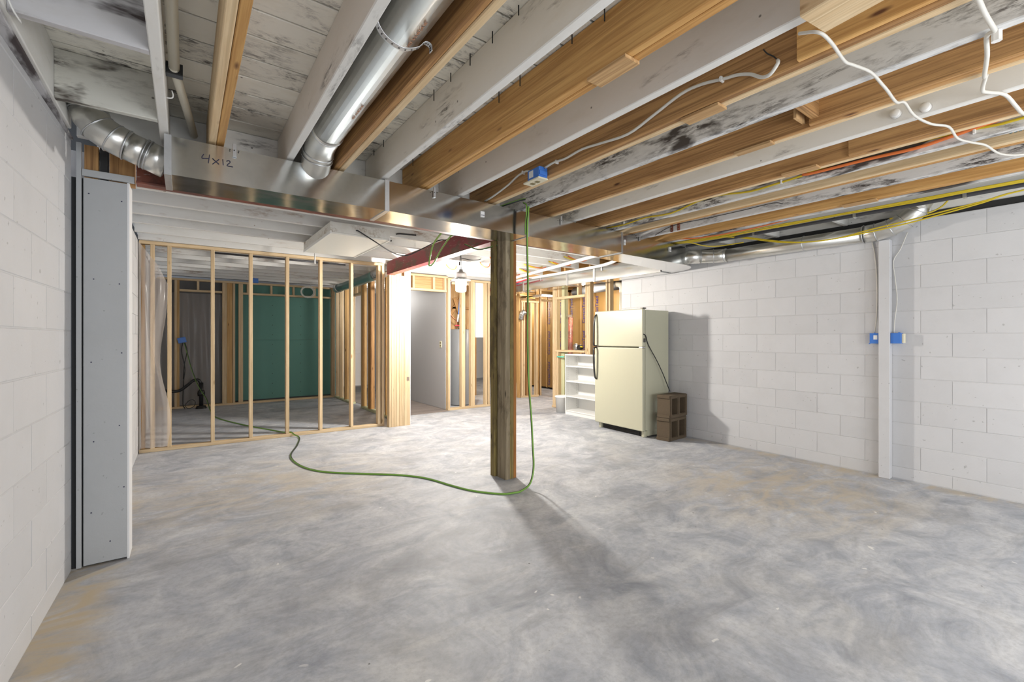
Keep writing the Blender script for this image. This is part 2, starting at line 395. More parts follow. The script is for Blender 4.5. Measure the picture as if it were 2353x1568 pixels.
# ------------------------------------------------------------------ block walls
rnd = random.Random(3)
def block_wall(wall, fx, facing, courses, joints, y0, y1, dirv):
    """fx(y) = wall face; blocks proud of the mortar by 5 mm"""
    for ci, (z0, z1) in enumerate(courses):
        js = sorted(j for j in joints[ci % 2] if y0 < j < y1); ed = [y0] + js + [y1]
        for a, b in zip(ed, ed[1:]):
            if b - a < .02: continue
            g_ = .0015; pr = .0025 + rnd.uniform(-.001, .001)
            A = Vector((fx(a + g_) , a + g_, (z0 + z1) / 2)); B = Vector((fx(b - g_), b - g_, (z0 + z1) / 2))
            off = Vector((facing * (pr - .02), 0, 0))
            board('block', A + off, B + off, .04, (z1 - z0) - 2 * g_, M['block'], wall, .0035)
ZL = [1.33 + .2032 * k for k in range(-6, 6)]
crs = [(0.004, ZL[0])] + list(zip(ZL, ZL[1:]))
fr = lambda y: 5.262 + .0187 * (y - .468)
wr = struct(mesh('wall_right', [(fr(-1.6), -1.6, 0), (fr(4.5), 4.5, 0), (fr(4.5) + .2, 4.5, 0), (fr(-1.6) + .2, -1.6, 0), (fr(-1.6), -1.6, 2.346), (fr(4.5), 4.5, 2.346), (fr(4.5) + .2, 4.5, 2.346), (fr(-1.6) + .2, -1.6, 2.346)],
    [(0, 1, 5, 4), (1, 2, 6, 5), (2, 3, 7, 6), (3, 0, 4, 7), (4, 5, 6, 7), (3, 2, 1, 0)], M['mortar']), 'long white painted concrete block wall behind the fridge')
# course 7 (1.33-1.534) has its joints at .668 + .4064k; alternate courses are shifted by half a block
jA = [.668 + .4064 * k for k in range(-6, 11)]; jB = [q + .2032 for q in jA]
block_wall(wr, fr, -1, crs, (jB, jA), -1.6, 4.5, None)
fl = lambda y: -.514 - .027 * (3.289 - y)
wl = struct(mesh('wall_left', [(fl(-.6), -.6, 0), (fl(3.44), 3.44, 0), (-.72, 3.44, 0), (-.82, -.6, 0), (fl(-.6), -.6, 2.385), (fl(3.44), 3.44, 2.385), (-.72, 3.44, 2.385), (-.82, -.6, 2.385)],
    [(0, 4, 5, 1), (1, 5, 6, 2), (2, 6, 7, 3), (3, 7, 4, 0), (4, 7, 6, 5), (0, 1, 2, 3)], M['mortar']), 'near white painted concrete block wall beside the grey boxed post')
lA = [2.52 + .44 * k for k in range(-7, 3)]; lB = [q + .22 for q in lA]
block_wall(wl, fl, 1, crs + [(ZL[-1], 2.385)], (lB, lA), -.6, 3.43, None)
wl2 = struct(mesh('wall_left_far', [(-.62, 3.62, 0), (-.425, 3.62, 0), (-.425, 10.6, 0), (-.62, 10.6, 0), (-.62, 3.62, 2.385), (-.425, 3.62, 2.385), (-.425, 10.6, 2.385), (-.62, 10.6, 2.385)],
    [(0, 1, 5, 4), (1, 2, 6, 5), (2, 3, 7, 6), (3, 0, 4, 7), (4, 5, 6, 7), (3, 2, 1, 0)], M['mortar']), 'white block wall continuing beyond the grey boxed post')
block_wall(wl2, lambda y: -.422, 1, crs[:12], ([3.9 + .4064 * k for k in range(7)], [4.1 + .4064 * k for k in range(7)]), 3.63, 6.44, None)
# far enclosing walls
wb = struct(box('wall_back', -.7, 8.3, 12.35, 12.5, 0, 2.7, M['white_wall'], None, .001), 'white wall at the far end of the hall')
box('wainscot_rail', 1.0, 8.0, 12.335, 12.36, .86, .90, M['white_wall'], wb, .002)
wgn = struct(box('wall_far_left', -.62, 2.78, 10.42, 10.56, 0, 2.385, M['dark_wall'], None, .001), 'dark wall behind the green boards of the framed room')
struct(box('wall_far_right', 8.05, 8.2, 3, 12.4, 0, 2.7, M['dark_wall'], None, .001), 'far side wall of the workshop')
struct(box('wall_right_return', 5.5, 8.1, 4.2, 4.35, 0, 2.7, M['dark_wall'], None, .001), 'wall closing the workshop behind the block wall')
# drywall in the hall
wd = struct(box('wall_hall', 3.77, 3.88, 7.20, 11.4, .008, 2.385, M['drywall'], None, .001), 'grey drywall side of the hall beside the water heater')
box('corner_bead', 3.764, 3.80, 7.115, 7.205, .004, 2.10, M['bead'], wd, .002)
# carpet past the hall
tag(box('carpet_runner', 2.78, 3.74, 10.6, 11.9, .008, .02, M['carpet'], None, .004), 'speckled grey carpet seen through the far doorway of the framed room', 'carpet')

# ------------------------------------------------------------------ ceiling with boards and joists
ceil = struct(mesh('ceiling', [(-.8, -3.2, 2.66), (8.3, -3.2, 2.66), (8.3, 12.5, 2.66), (-.8, 12.5, 2.66)], [(0, 1, 2, 3)], M['black_and_shade']), 'open floor framing overhead, painted boards over joists')  # backing sheet blackened so the seams between boards look shaded
y = 2.2825 - .1895 * 27
while y < 3.38:
    box('deck_board', -.6, 5.6, y + .005, y + .1845, 2.63, 2.652, M['deck'], ceil, .003); y += .1895
x = -.5
while x < 5.5:
    box('deck_board', x + .003, x + .187, 3.44, 11.9, 2.63, 2.652, M['joist_far'], ceil, .003); x += .19
YE = 3.385
for x0, x1, kd in ((-.112, -.072, 0), (.507, .549, 0), (1.10, 1.145, 0), (1.715, 1.763, 0), (2.335, 2.383, 1), (2.968, 3.015, 0), (3.565, 3.612, 1), (4.108, 4.155, 1), (4.535, 4.585, 1), (4.88, 4.965, 0)):
    box('joist', x0, x1, -2.4, YE, 2.40, 2.629, M['joist_worn' if kd else 'joist_white'], ceil, .004)
for x0, xm, x1, ma, mb in ((.788, .822, .858, 'brown', 'pale'), (1.394, 1.434, 1.472, 'gold', 'gold'), (2.012, 2.054, 2.094, 'brown', 'pale'), (2.668, 2.70, 2.734, 'brown', 'pale'), (3.298, 3.335, 3.37, 'brown', 'pale'), (3.79, 3.825, 3.86, 'pale', 'gold'), (4.44, 4.47, 4.50, 'gold', 'gold')):
    tag(box('sister_joist', x0, xm - .001, -2.4, YE, 2.402, 2.628, M[ma], ceil, .004), 'unpainted new joist between painted ones')
    tag(box('sister_joist', xm, x1, -2.4, YE, 2.40, 2.628, M[mb], ceil, .004), 'unpainted new joist between painted ones')
tag(box('sister_joist', .108, .144, -2.4, YE, 2.40, 2.628, M['pale'], ceil, .004), 'unpainted pale joist')
tag(box('sister_joist', .146, .183, -2.4, YE, 2.402, 2.628, M['gold'], ceil, .004), 'unpainted golden joist')
# second plies that start part way along
tag(box('joist_splice', 1.985, 2.011, -2.4, .78, 2.405, 2.625, M['gold'], ceil, .004), 'unpainted splice board nailed to a joist')
tag(box('joist_splice', 2.642, 2.667, -2.4, .98, 2.405, 2.625, M['brown'], ceil, .004), 'unpainted splice board nailed to a joist')
tag(box('joist_splice', 3.272, 3.297, -2.4, 1.0, 2.405, 2.625, M['brown'], ceil, .004), 'unpainted splice board nailed to a joist')
for x0, x1, a, b in ((1.384, 1.472, 1.15, 1.355), (2.02, 2.10, 1.13, 1.325), (2.645, 2.70, 1.175, 1.38), (3.25, 3.32, 1.165, 1.372), (4.425, 4.49, 1.17, 1.40)):
    tag(box('plywood_gusset', x0, x1, a, b, 2.386, 2.3995, M['ply'], ceil, .001), 'plywood scrap nailed under a joist')
# blocking and rim
box('rim_joist', -.535, -.487, -2.4, 3.3, 2.40, 2.629, M['joist_white'], ceil, .004)
tag(box('blocking', -.486, -.113, 2.225, 2.262, 2.40, 2.629, M['block_dark'], ceil, .004), 'darkly stained board across the joist bay')
tag(box('blocking', -.486, -.113, 2.905, 2.945, 2.40, 2.629, M['block_worn'], ceil, .004), 'worn painted board across the joist bay')
struct(box('sill_plate', -.74, -.50, -.6, 3.44, 2.386, 2.399, M['block_dark'], ceil, .002))
box('blocking', 2.384, 2.667, .935, .972, 2.43, 2.629, M['brown'], ceil, .004)
box('blocking', 2.552, 2.667, 1.005, 1.02, 2.43, 2.56, M['ply'], ceil, .002)
for yb in (1.01, 1.62, 2.25, 2.75):
    box('blocking', 4.966, 5.29, yb, yb + .038, 2.40, 2.629, M['joist_white'], ceil, .004)
box('rim_joist', 5.30, 5.34, -2.4, 4.4, 2.405, 2.629, M['joist_white'], ceil, .004)
box('sill_plate', 5.285, 5.47, -1.6, 4.5, 2.349, 2.404, M['black_and_shade'], ceil, .003)
# header closing the near bays behind the duct, and far joists running across
box('rim_joist', -.48, 5.29, 3.392, 3.43, 2.40, 2.628, M['joist_white'], ceil, .003)
yf = [3.84, 4.27, 4.70, 5.14, 5.56, 6.03] + [6.46 + .42 * k for k in range(9)]
for q in yf:
    box('joist', -.42, 5.05 if q < 7 else 4.9, q - .02, q + .02, 2.388, 2.629, M['joist_far'], ceil, .004)
for q in range(10):
    box('joist', 5.3, 8.0, 4.5 + q * .6, 4.54 + q * .6, 2.40, 2.629, M['stud_orange'], ceil, .004)

# ------------------------------------------------------------------ main duct
duct = root('main_duct', 'long rectangular galvanised trunk duct hung below the joists above the post', 'duct', (2.4, 3.2, 2.17))
def fy(x): return 3.05 - .02 * max(0, 1 - abs(x - 1.1) / 1.2) + (max(0, x - 1.2) * .016)
for a, b in ((-.09, 1.125), (1.13, 2.405), (2.41, 3.665)):
    pts = [(a, fy(a)), (b, fy(b)), (b, fy(b) + .31), (a, fy(a) + .31)]
    prism('duct_section', pts, 2.176, 2.384, M['galv'], duct)
arc = [(4.83 + .44 * math.sin(t), 3.55 - .44 * math.cos(t)) for t in [PI / 2 * k / 14 for k in range(15)]]
o = prism('duct_elbow', [(3.67, fy(3.67))] + arc + [(5.27, 3.60), (5.05, 3.60), (4.98, 3.53), (3.67, fy(3.67) + .32)], 2.165, 2.378, M['galv'], duct)
for x, wd_ in ((-.075, .032), (1.135, .03), (2.415, .012), (3.672, .016)):
    prism('drive_cleat', [(x - wd_ / 2, fy(x) - .006), (x + wd_ / 2, fy(x) - .006), (x + wd_ / 2, fy(x) + .314), (x - wd_ / 2, fy(x) + .314)], 2.171, 2.389, M['galv_plate'], duct)
# branch runs away along the wall
br = root('branch_duct', 'rectangular galvanised branch duct running away along the far right wall', 'duct', (5.16, 5.6, 2.15))
ys = [3.61, 4.8, 5.4, 6.58, 8.2]
for a, b in zip(ys, ys[1:]): box('duct_section', 5.05, 5.28, a, b - .004, 2.155, 2.372, M['galv'], br, .003)
for q in ys[1:4]: box('drive_cleat', 5.042, 5.286, q - .025, q + .01, 2.149, 2.378, M['galv_plate'], br, .002)
for q in (4.62, 6.05): box('hanger', 5.036, 5.048, q, q + .025, 2.30, 2.40, M['galv_plate'], br, .002)
# hangers and stickers on the trunk
for x in (.232, 1.50, 2.80, 3.95):
    o = box('duct_hanger', x - .010, x + .010, fy(x) - .012, fy(x) - .004, 2.335, 2.41, M['galv_plate'], duct, .001)
    multi('bolt', [(x - .003, x + .003, fy(x) - .0135, fy(x) - .011, z, z + .006) for z in (2.35, 2.372, 2.393)], M['black'], o)
for x, z, w_, h_ in ((1.915, 2.262, .035, .045), (3.70, 2.26, .018, .055), (4.50, 2.285, .032, .05)):
    o = box('label_sticker', x, x + w_, fy(x) - .0085, fy(x) - .001, z, z + h_, M['sticker'], duct, .0005)
    multi('barcode', [(x + w_ * .12, x + w_ * .42, fy(x) - .0092, fy(x) - .008, z + h_ * q, z + h_ * (q + .05)) for q in (.15, .25, .33, .45, .55, .7, .8)], M['ink'], o)
# handwriting 4x12
inkr = .0022
def stroke(pts):
    return [(px, fy(px) - .0025, pz) for px, pz in pts]
ox, oz = .085, 2.275
for s in ([(0, .045), (-.008, .022), (.022, .026)], [(.024, .048), (.019, 0)], [(.036, .030), (.064, .004)], [(.064, .032), (.036, -.002)], [(.080, .036), (.082, .004)], [(.096, .030), (.106, .036), (.112, .027), (.098, .006), (.124, .004)]):
    tube('handwriting', stroke([(ox + a * 1.12, oz + b) for a, b in s]), inkr, M['ink'], duct, 5, 3)

# ------------------------------------------------------------------ round pipes
def rings(parent, centres, r, mt):
    for (c, d) in centres:
        c, d = Vector(c), Vector(d).normalized(); s = d.orthogonal().normalized(); u = d.cross(s)
        tube('seam_ring', [c + (s * math.cos(a) + u * math.sin(a)) * r for a in [2 * PI * k / 20 for k in range(20)]], .004, mt, parent, 6, 1, closed=True)
p1 = root('ceiling_pipe', 'large round galvanised duct pipe lying between joists, rising out of the trunk duct', 'duct pipe', (.67, 1.5, 2.4))
tube('pipe', [(.668, -1.8, 2.487), (.668, 2.72, 2.487)], .086, M['galv_pipe'], p1, 28, 1)
tube('pipe_boot', [(.668, 2.70, 2.485), (.668, 2.86, 2.478), (.672, 2.96, 2.45), (.675, 3.06, 2.39), (.675, 3.09, 2.372)], .088, M['galv_pipe'], p1, 28, 4)
rings(p1, [((.668, 2.72, 2.487), (0, 1, 0)), ((.672, 2.965, 2.447), (0, .8, -.5)), ((.673, 3.0, 2.425), (0, .7, -.6))], .09, M['galv_plate'])
SP = [(.535, 1.56, 2.46), (.558, 1.585, 2.415), (.60, 1.61, 2.396), (.668, 1.625, 2.391), (.72, 1.61, 2.405), (.745, 1.592, 2.425), (.765, 1.585, 2.418), (.768, 1.585, 2.395)]
st = tube('pipe_strap', SP, .0016, M['galv_plate'], None, 8, 5, flatr=.013, up=(0, 1, 0))
tag(st, 'perforated metal strap looped under the large ceiling pipe', 'strap')
hp = catmull([Vector(q) for q in SP], 5)
multi('strap_holes', [(q.x - .003, q.x + .003, q.y - .0035, q.y + .0035, q.z - .0022, q.z + .0022) for q in hp[2::2]], M['black'], st)['kind'] = 'stuff'
p2 = root('corner_pipe', 'galvanised elbow pipe joining the trunk duct at the left wall corner', 'duct pipe', (-.28, 3.2, 2.25))
tube('pipe', [(-.405, 3.2, 2.65), (-.405, 3.2, 2.48)], .077, M['galv_pipe'], p2, 24, 1)
tube('elbow', [(-.405, 3.2, 2.485), (-.395, 3.2, 2.44), (-.365, 3.2, 2.395), (-.31, 3.2, 2.36), (-.25, 3.2, 2.335)], .08, M['galv_pipe'], p2, 24, 1, smooth=True)
tube('pipe', [(-.26, 3.2, 2.338), (-.17, 3.2, 2.305)], .077, M['galv_pipe'], p2, 24, 1)
tube('pipe_boot', [(-.175, 3.2, 2.307), (-.085, 3.2, 2.272)], .08, M['galv_pipe'], p2, 24, 1)
rings(p2, [((-.405, 3.2, 2.475), (0, 0, 1)), ((-.372, 3.2, 2.402), (.6, 0, -.7)), ((-.31, 3.2, 2.36), (.8, 0, -.5)), ((-.255, 3.2, 2.337), (.9, 0, -.3)), ((-.18, 3.2, 2.309), (.9, 0, -.3)), ((-.165, 3.2, 2.304), (.9, 0, -.3))], .081, M['galv_plate'])
p3 = root('wall_pipe', 'round galvanised pipe running along the top of the right block wall', 'duct pipe', (5.14, 2.0, 2.2))
tube('collar', [(4.93, 3.19, 2.272), (5.02, 3.02, 2.27)], .08, M['galv_pipe'], p3, 24, 1)
tube('elbow', [(5.01, 3.04, 2.27), (5.06, 2.95, 2.267), (5.11, 2.86, 2.262), (5.13, 2.76, 2.258)], .078, M['galv_pipe'], p3, 24, 1)
tube('pipe', [(5.13, 2.78, 2.258), (5.15, 1.44, 2.262)], .072, M['galv_pipe'], p3, 24, 1)
tube('elbow', [(5.15, 1.46, 2.262), (5.152, 1.36, 2.265), (5.155, 1.26, 2.285), (5.157, 1.16, 2.33), (5.16, 1.08, 2.40), (5.16, 1.04, 2.48)], .078, M['galv_pipe'], p3, 24, 1)
tube('pipe', [(5.16, 1.05, 2.46), (5.16, 1.03, 2.65)], .074, M['galv_pipe'], p3, 24, 1)
rings(p3, [((5.02, 3.02, 2.27), (.5, -.85, 0)), ((5.085, 2.90, 2.264), (.5, -.85, 0)), ((5.13, 2.77, 2.258), (0, -1, 0)), ((5.15, 1.45, 2.262), (0, 1, 0)), ((5.151, 1.36, 2.265), (0, 1, -.15)), ((5.155, 1.255, 2.287), (0, .9, -.4)), ((5.157, 1.16, 2.33), (0, .7, -.6)), ((5.16, 1.08, 2.40), (0, .5, -.85))], .081, M['galv_plate'])
rings(p3, [((5.143, 1.95, 2.26), (0, 1, 0))], .076, M['galv_plate'])
# white vent pipe in the left bay
p4 = root('white_pipe', 'white plastic pipe running between joists near the left wall', 'pipe', (-.03, 2.5, 2.5))
tube('pipe', [(-.045, -1.5, 2.53), (-.04, 2.58, 2.53)], .021, M['pvc'], p4, 14, 1)
tube('pipe', [(-.042, 2.56, 2.528), (.02, 3.12, 2.53), (.045, 3.36, 2.53)], .020, M['pvc'], p4, 14, 3)
box('strap', -.071, -.008, 2.575, 2.62, 2.502, 2.556, M['black'], p4, .004)
tag(tube('nail_clip', [(-.07, 2.66, 2.42), (-.05, 2.66, 2.425), (-.045, 2.66, 2.44), (-.05, 2.66, 2.46)], .003, M['pvc_white'], None, 6, 3), 'bent white nail on the joist beside the white pipe', 'nail')

# ------------------------------------------------------------------ girder, red beam, posts
def ibeam(name, label, a, b, axis, z0, z1, w_, mt):
    o = root(name, label, 'beam', ((a[0] + b[0]) / 2, (a[1] + b[1]) / 2, z0)); h = w_ / 2
    def bx(n_, u0, u1, q0, q1):
        if axis == 'x': box(n_, a[0], b[0], a[1] + u0, a[1] + u1, q0, q1, mt, o, .002)
        else: box(n_, a[0] + u0, a[0] + u1, a[1], b[1], q0, q1, mt, o, .002)
    bx('lower_flange', -h, h, z0, z0 + .013); bx('upper_flange', -h, h, z1 - .013, z1)
    if axis == 'x': bx('web', -.006, .006, z0 + .013, z1 - .013)
    else: bx('web', -h, -h + .014, z0 + .013, z1 - .013)
    return o
ibeam('steel_girder', 'rust brown steel girder behind the trunk duct, resting on the wooden post', (-.232, 3.462), (3.62, 3.462), 'x', 2.20, 2.386, .09, M['girder_rust'])
ibeam('steel_beam', 'red primed steel beam running from the post to the pine column', (2.395, 3.51), (2.395, 6.248), 'y', 2.20, 2.386, .11, M['beam_red'])
post = root('wooden_post', 'weathered built-up timber post standing mid floor under the duct', 'post', (2.40, 3.42, 0))
box('post_plank', 2.349, 2.436, 3.318, 3.455, 0, 2.196, M['post_grey'], post, .006)
box('post_plank', 2.325, 2.436, 3.464, 3.535, 0, 2.196, M['post_olive'], post, .006)
box('post_plank', 2.395, 2.44, 3.316, 3.40, .0, 2.196, M['post_olive'], post, .004)
tag(box('edge_board', 2.442, 2.476, 3.325, 3.50, 0, 2.196, M['post_rust'], post, .003), 'orange brown edge board')
bp = root('boxed_post', 'grey painted boxed-in post against the left block wall', 'post', (-.38, 3.5, 0))
box('front_board', -.460, -.272, 3.44, 3.46, .012, 2.19, M['grey_paint'], bp, .002)
box('side_board', -.489, -.467, 3.435, 3.455, .006, 2.38, M['grey_paint'], bp, .002)
box('cap_board', -.464, -.24, 3.432, 3.452, 2.198, 2.236, M['grey_paint'], bp, .002)
box('return_board', -.274, -.262, 3.437, 3.60, 0.002, 2.195, M['bead'], bp, .002)
box('shade_core', -.512, -.276, 3.464, 3.53, 0.001, 2.19, M['black_and_shade'], bp, .002)  # painted black to put shade into the gaps between the boards
box('nailer', -.46, -.40, 3.47, 3.52, 2.19, 2.384, M['brown'], bp, .002); box('nailer', -.395, -.36, 3.475, 3.525, 2.19, 2.384, M['black_and_shade'], bp, .002); box('nailer', -.355, -.24, 3.48, 3.525, 2.19, 2.384, M['brown'], bp, .002)  # middle black piece stands for the dark space between the nailers
multi('nail_holes', [(x, x + .006, 3.4385, 3.441, z, z + .006) for x, z in ((-.44, 2.1), (-.30, 2.08), (-.42, 1.62), (-.31, 1.6), (-.30, 1.2), (-.43, 1.15), (-.31, .78), (-.42, .70), (-.29, .42), (-.43, .3), (-.35, .12))], M['ink'], bp)
tag(box('wood_shim', -.235, -.19, 3.43, 3.46, 2.165, 2.178, M['stud_orange'], None, .001), 'small wood shim beside the grey boxed post cap', 'shim') if False else None
pil = root('wall_pilaster', 'white painted board pilaster standing against the right block wall', 'pilaster', (5.24, 1.32, 0))
box('front_board', 5.192, 5.214, 1.272, 1.355, 0.002, 2.19, M['block'], pil, .003)
box('side_board', 5.216, 5.27, 1.274, 1.29, 0.002, 2.19, M['block'], pil, .003)
box('side_board', 5.216, 5.27, 1.337, 1.353, 0.002, 2.19, M['block'], pil, .003)
# laminated column
colm = root('pine_column', 'built-up column of upright pine boards carrying the red steel beam', 'column', (2.53, 6.29, 0))
xs = [2.375, 2.408, 2.444, 2.486, 2.525, 2.563, 2.602]
for a, b in zip(xs, xs[1:]): box('column_board', a, b - .001, 6.252, 6.34, .001, 2.198, M['stud'], colm, .003)
box('column_board', 2.603, 2.692, 6.25, 6.288, .001, 2.384, M['stud'], colm, .003)
box('column_board', 2.603, 2.692, 6.29, 6.34, .001, 2.384, M['stud'], colm, .003)
box('column_board', 2.474, 2.60, 6.30, 6.34, 2.20, 2.384, M['stud'], colm, .003)
for z in (1.56, .66): multi('grade_stamp', [(2.64 + q * .011, 2.646 + q * .011, 6.2488, 6.2502, z - (q % 2) * .01, z + .055) for q in range(4)], M['ink'], colm)

# ------------------------------------------------------------------ stud walls
SW = .038
def studwall_x(name, label, x0, x1, y0, y1, ztop, studs, mt='stud', depth=.089, plates=True):
    """wall running along x; y at x0 and x1; studs given by centre x"""
    yy = lambda x: y0 + (y1 - y0) * (x - x0) / (x1 - x0)
    o = root(name, label, 'stud wall', ((x0 + x1) / 2, yy((x0 + x1) / 2) + depth / 2, 0))
    d = Vector((0, depth / 2, 0))
    if plates:
        board('bottom_plate', Vector((x0, y0, .0195)) + d, Vector((x1, y1, .0195)) + d, depth, .037, M[mt], o)
        board('top_plate', Vector((x0, y0, ztop - .019)) + d, Vector((x1, y1, ztop - .019)) + d, depth, .037, M[mt], o)
    for q in studs:
        q, mm = q if isinstance(q, tuple) else (q, mt)
        box('stud', q - SW / 2, q + SW / 2, yy(q) + .001, yy(q) + depth - .001, .039, ztop - .039, M[mm], o)
    return o, yy
sw, yy = studwall_x('stud_wall', 'open pine stud wall standing in front of the framed room with the green boards', -.412, 2.36, 6.48, 6.405, 2.385, [-.297, -.145, .27, .668, 1.081, 1.49, 1.898, 2.285, 2.34])
tag(box('stud', -.40, -.364, 6.52, 6.60, .039, 2.34, M['stud_orange'], sw), 'amber stud behind the plastic film')
for x in (.05, .93): box('shim', x, x + .09, 6.46, 6.56, 2.3855, 2.3875, M['stud'], sw, .0005)
# far wall of the framed room
fw, yf2 = studwall_x('far_stud_wall', 'far pine stud wall in front of the green boards and grey plastic', -.40, 2.66, 10.16, 10.16, 2.384, [-.135, (-.10, 'stud_orange'), .594, .63, (.765, 'stud'), .86, .897, 2.585, 2.622])
tag(box('stud', .652, .741, 10.165, 10.203, .039, 2.345, M['stud_orange'], fw), 'amber stud turned flat')
box('header', -.08, .573, 10.162, 10.248, 2.145, 2.183, M['stud'], fw); box('header', .918, 2.564, 10.162, 10.248, 2.14, 2.178, M['stud'], fw)
for x in (.197, ): box('cripple', x - .019, x + .019, 10.163, 10.247, 2.184, 2.345, M['stud'], fw)
for x in (1.0, 1.41, 1.82, 2.23): box('cripple', x - .019, x + .019, 10.163, 10.247, 2.179, 2.345, M['stud'], fw)
gb = root('green_boards', 'green moisture-resistant drywall sheets behind the far stud wall', 'drywall', (1.7, 10.38, .05))
box('sheet', .70, 2.70, 10.36, 10.375, .05, 1.2465, M['green'], gb, .001); box('sheet', .70, 2.70, 10.36, 10.375, 1.2485, 2.384, M['green'], gb, .001)
multi('screws', [(x, x + .012, 10.358, 10.3605, z, z + .012) for x in (1.45, 1.98, 2.42) for z in [.15 + .2 * k for k in range(12)]], M['black'], gb)
# grey plastic over the left part of that wall
def film(name, label, f, nu, nv, mt, cat='plastic sheet'):
    V = [f(i / nu, j / nv) for j in range(nv + 1) for i in range(nu + 1)]; s = nu + 1
    Fc = [(j * s + i, j * s + i + 1, (j + 1) * s + i + 1, (j + 1) * s + i) for j in range(nv) for i in range(nu)]
    return tag(mesh(name, V, Fc, mt, None, True), label, cat)
film('plastic_sheet', 'dim wrinkled plastic sheet on the dark wall left of the green boards',
     lambda u, v: (-.38 + u * 1.0, 10.38 + .018 * math.sin(u * 21 + 2 * v) * math.sin(v * 4 + u * 5) + .01 * math.sin(u * 47), .03 + v * 2.1), 36, 22, M['film'])
# plastic hanging beside the white wall in front of the first stud
def curtain(u, v):
    top = 2.36 - u * .46; z = .06 + v * (top - .06)
    x = -.402 + u * (.22 + .04 * math.sin(v * 7 + .6)) + .012 * math.sin(v * 11 + u * 6)
    yq = 6.425 + .022 * math.sin(u * 13 + v * 3) + .014 * math.sin(v * 9 + u * 4) - .03 * math.sin(PI * u) * (1 - abs(v - .5))
    return (x, yq, z)
film('plastic_sheet', 'clear plastic sheet hanging over the first stud beside the white wall', curtain, 22, 44, M['film'])
# side wall of the framed room, running away
sd = root('side_stud_wall', 'pine stud wall running away between the framed room and the hall', 'stud wall', (2.66, 8.4, 0))
for a, b in ((6.46, 8.33), (8.90, 10.14)): box('bottom_plate', 2.62, 2.706, a, b, .001, .039, M['treated_pale'], sd)
box('top_plate', 2.62, 2.706, 6.36, 10.14, 2.346, 2.384, M['stud'], sd)
for q, mm in ((6.50, 'stud'), (6.78, 'stud_orange'), (7.06, 'stud_orange'), (7.42, 'stud_orange'), (7.46, 'stud'), (7.82, 'brown'), (7.90, 'stud_orange'), (8.24, 'stud_orange'), (8.28, 'stud'), (8.93, 'stud'), (8.97, 'stud_orange'), (9.36, 'stud_orange'), (9.72, 'stud'), (10.0, 'stud')):
    box('stud', 2.621, 2.705, q, q + SW, .039, 2.345, M[mm], sd)
box('header', 2.621, 2.705, 8.32, 8.93, 2.10, 2.138, M['stud'], sd)
for q in (8.45, 8.72): box('cripple', 2.623, 2.703, q, q + SW, 2.139, 2.345, M['stud'], sd)
# partition with the water heater behind, and the door header
pt, _ = studwall_x('heater_partition', 'pine stud partition in front of the grey water heater', 3.766, 4.66, 7.085, 7.085, 2.36, [3.789, 4.063, 4.10, 4.262, 4.305, 4.575, 4.635])
tag(box('header', 2.75, 3.745, 7.09, 7.17, 2.10, 2.138, M['stud'], pt), 'door header of the hall'); box('header', 2.75, 3.765, 7.09, 7.17, 2.345, 2.383, M['stud'], pt)
for q in (3.12, 3.50, 3.72): box('cripple', q - .019, q + .019, 7.092, 7.168, 2.139, 2.344, M['stud'], pt)
tag(box('backer_panel', 3.0, 3.76, 7.175, 7.19, 2.12, 2.38, M['ply'], pt, .001), 'tan panel behind the header')
tag(box('drywall_strip', 4.335, 4.70, 7.18, 7.195, 1.30, 2.335, M['white_wall'], None, .001), 'narrow white wall panel hung between partition studs right of the heater', 'wall panel')
# right hand partition
rp = root('window_partition', 'pine stud partition with a framed opening behind the white bookcase', 'stud wall', (5.57, 5.4, 0))
box('bottom_plate', 5.53, 5.619, 4.52, 6.32, .001, .039, M['stud'], rp); 
for q, mm in ((6.282, 'stud'), (6.242, 'stud'), (6.202, 'stud'), (5.44, 'stud'), (5.40, 'stud'), (5.36, 'stud'), (4.98, 'stud'), (4.92, 'stud')):
    box('stud', 5.531, 5.618, q - .019, q + .0185, .04, 2.345, M[mm], rp)
tag(box('stud', 5.60, 5.69, 6.05, 6.14, .002, 2.345, M['treated_pale'], rp), 'greenish treated stud')
box('top_plate', 5.53, 5.619, 4.52, 6.32, 2.346, 2.384, M['stud'], rp)
box('window_sill', 5.52, 5.619, 5.46, 6.22, 1.035, 1.073, M['stud'], rp); box('header', 5.52, 5.619, 5.46, 6.22, 1.995, 2.04, M['stud'], rp)
for q in (5.62, 6.12): box('cripple', 5.53, 5.618, q, q + SW, 2.041, 2.345, M['stud'], rp)
box('cripple', 5.53, 5.618, 6.14, 6.18, .04, 1.034, M['stud'], rp)
ip, _ = studwall_x('workshop_partition', 'pine stud partition in the workshop seen right of the post', 5.86, 6.30, 7.68, 7.62, 2.10, [(5.885, 'stud'), 5.93, (6.02, 'brown'), 6.10, 6.25])
box('stud', 5.80, 5.838, 7.70, 7.79, .002, 2.38, M['stud_orange'], ip); box('stud', 6.33, 6.42, 7.76, 7.80, .002, 2.38, M['stud_orange'], ip); box('stud', 6.43, 6.47, 7.74, 7.83, .002, 2.38, M['stud'], ip)
for z in (2.14,): box('top_plate', 5.70, 7.3, 7.9, 7.99, z, z + .038, M['stud'], ip)
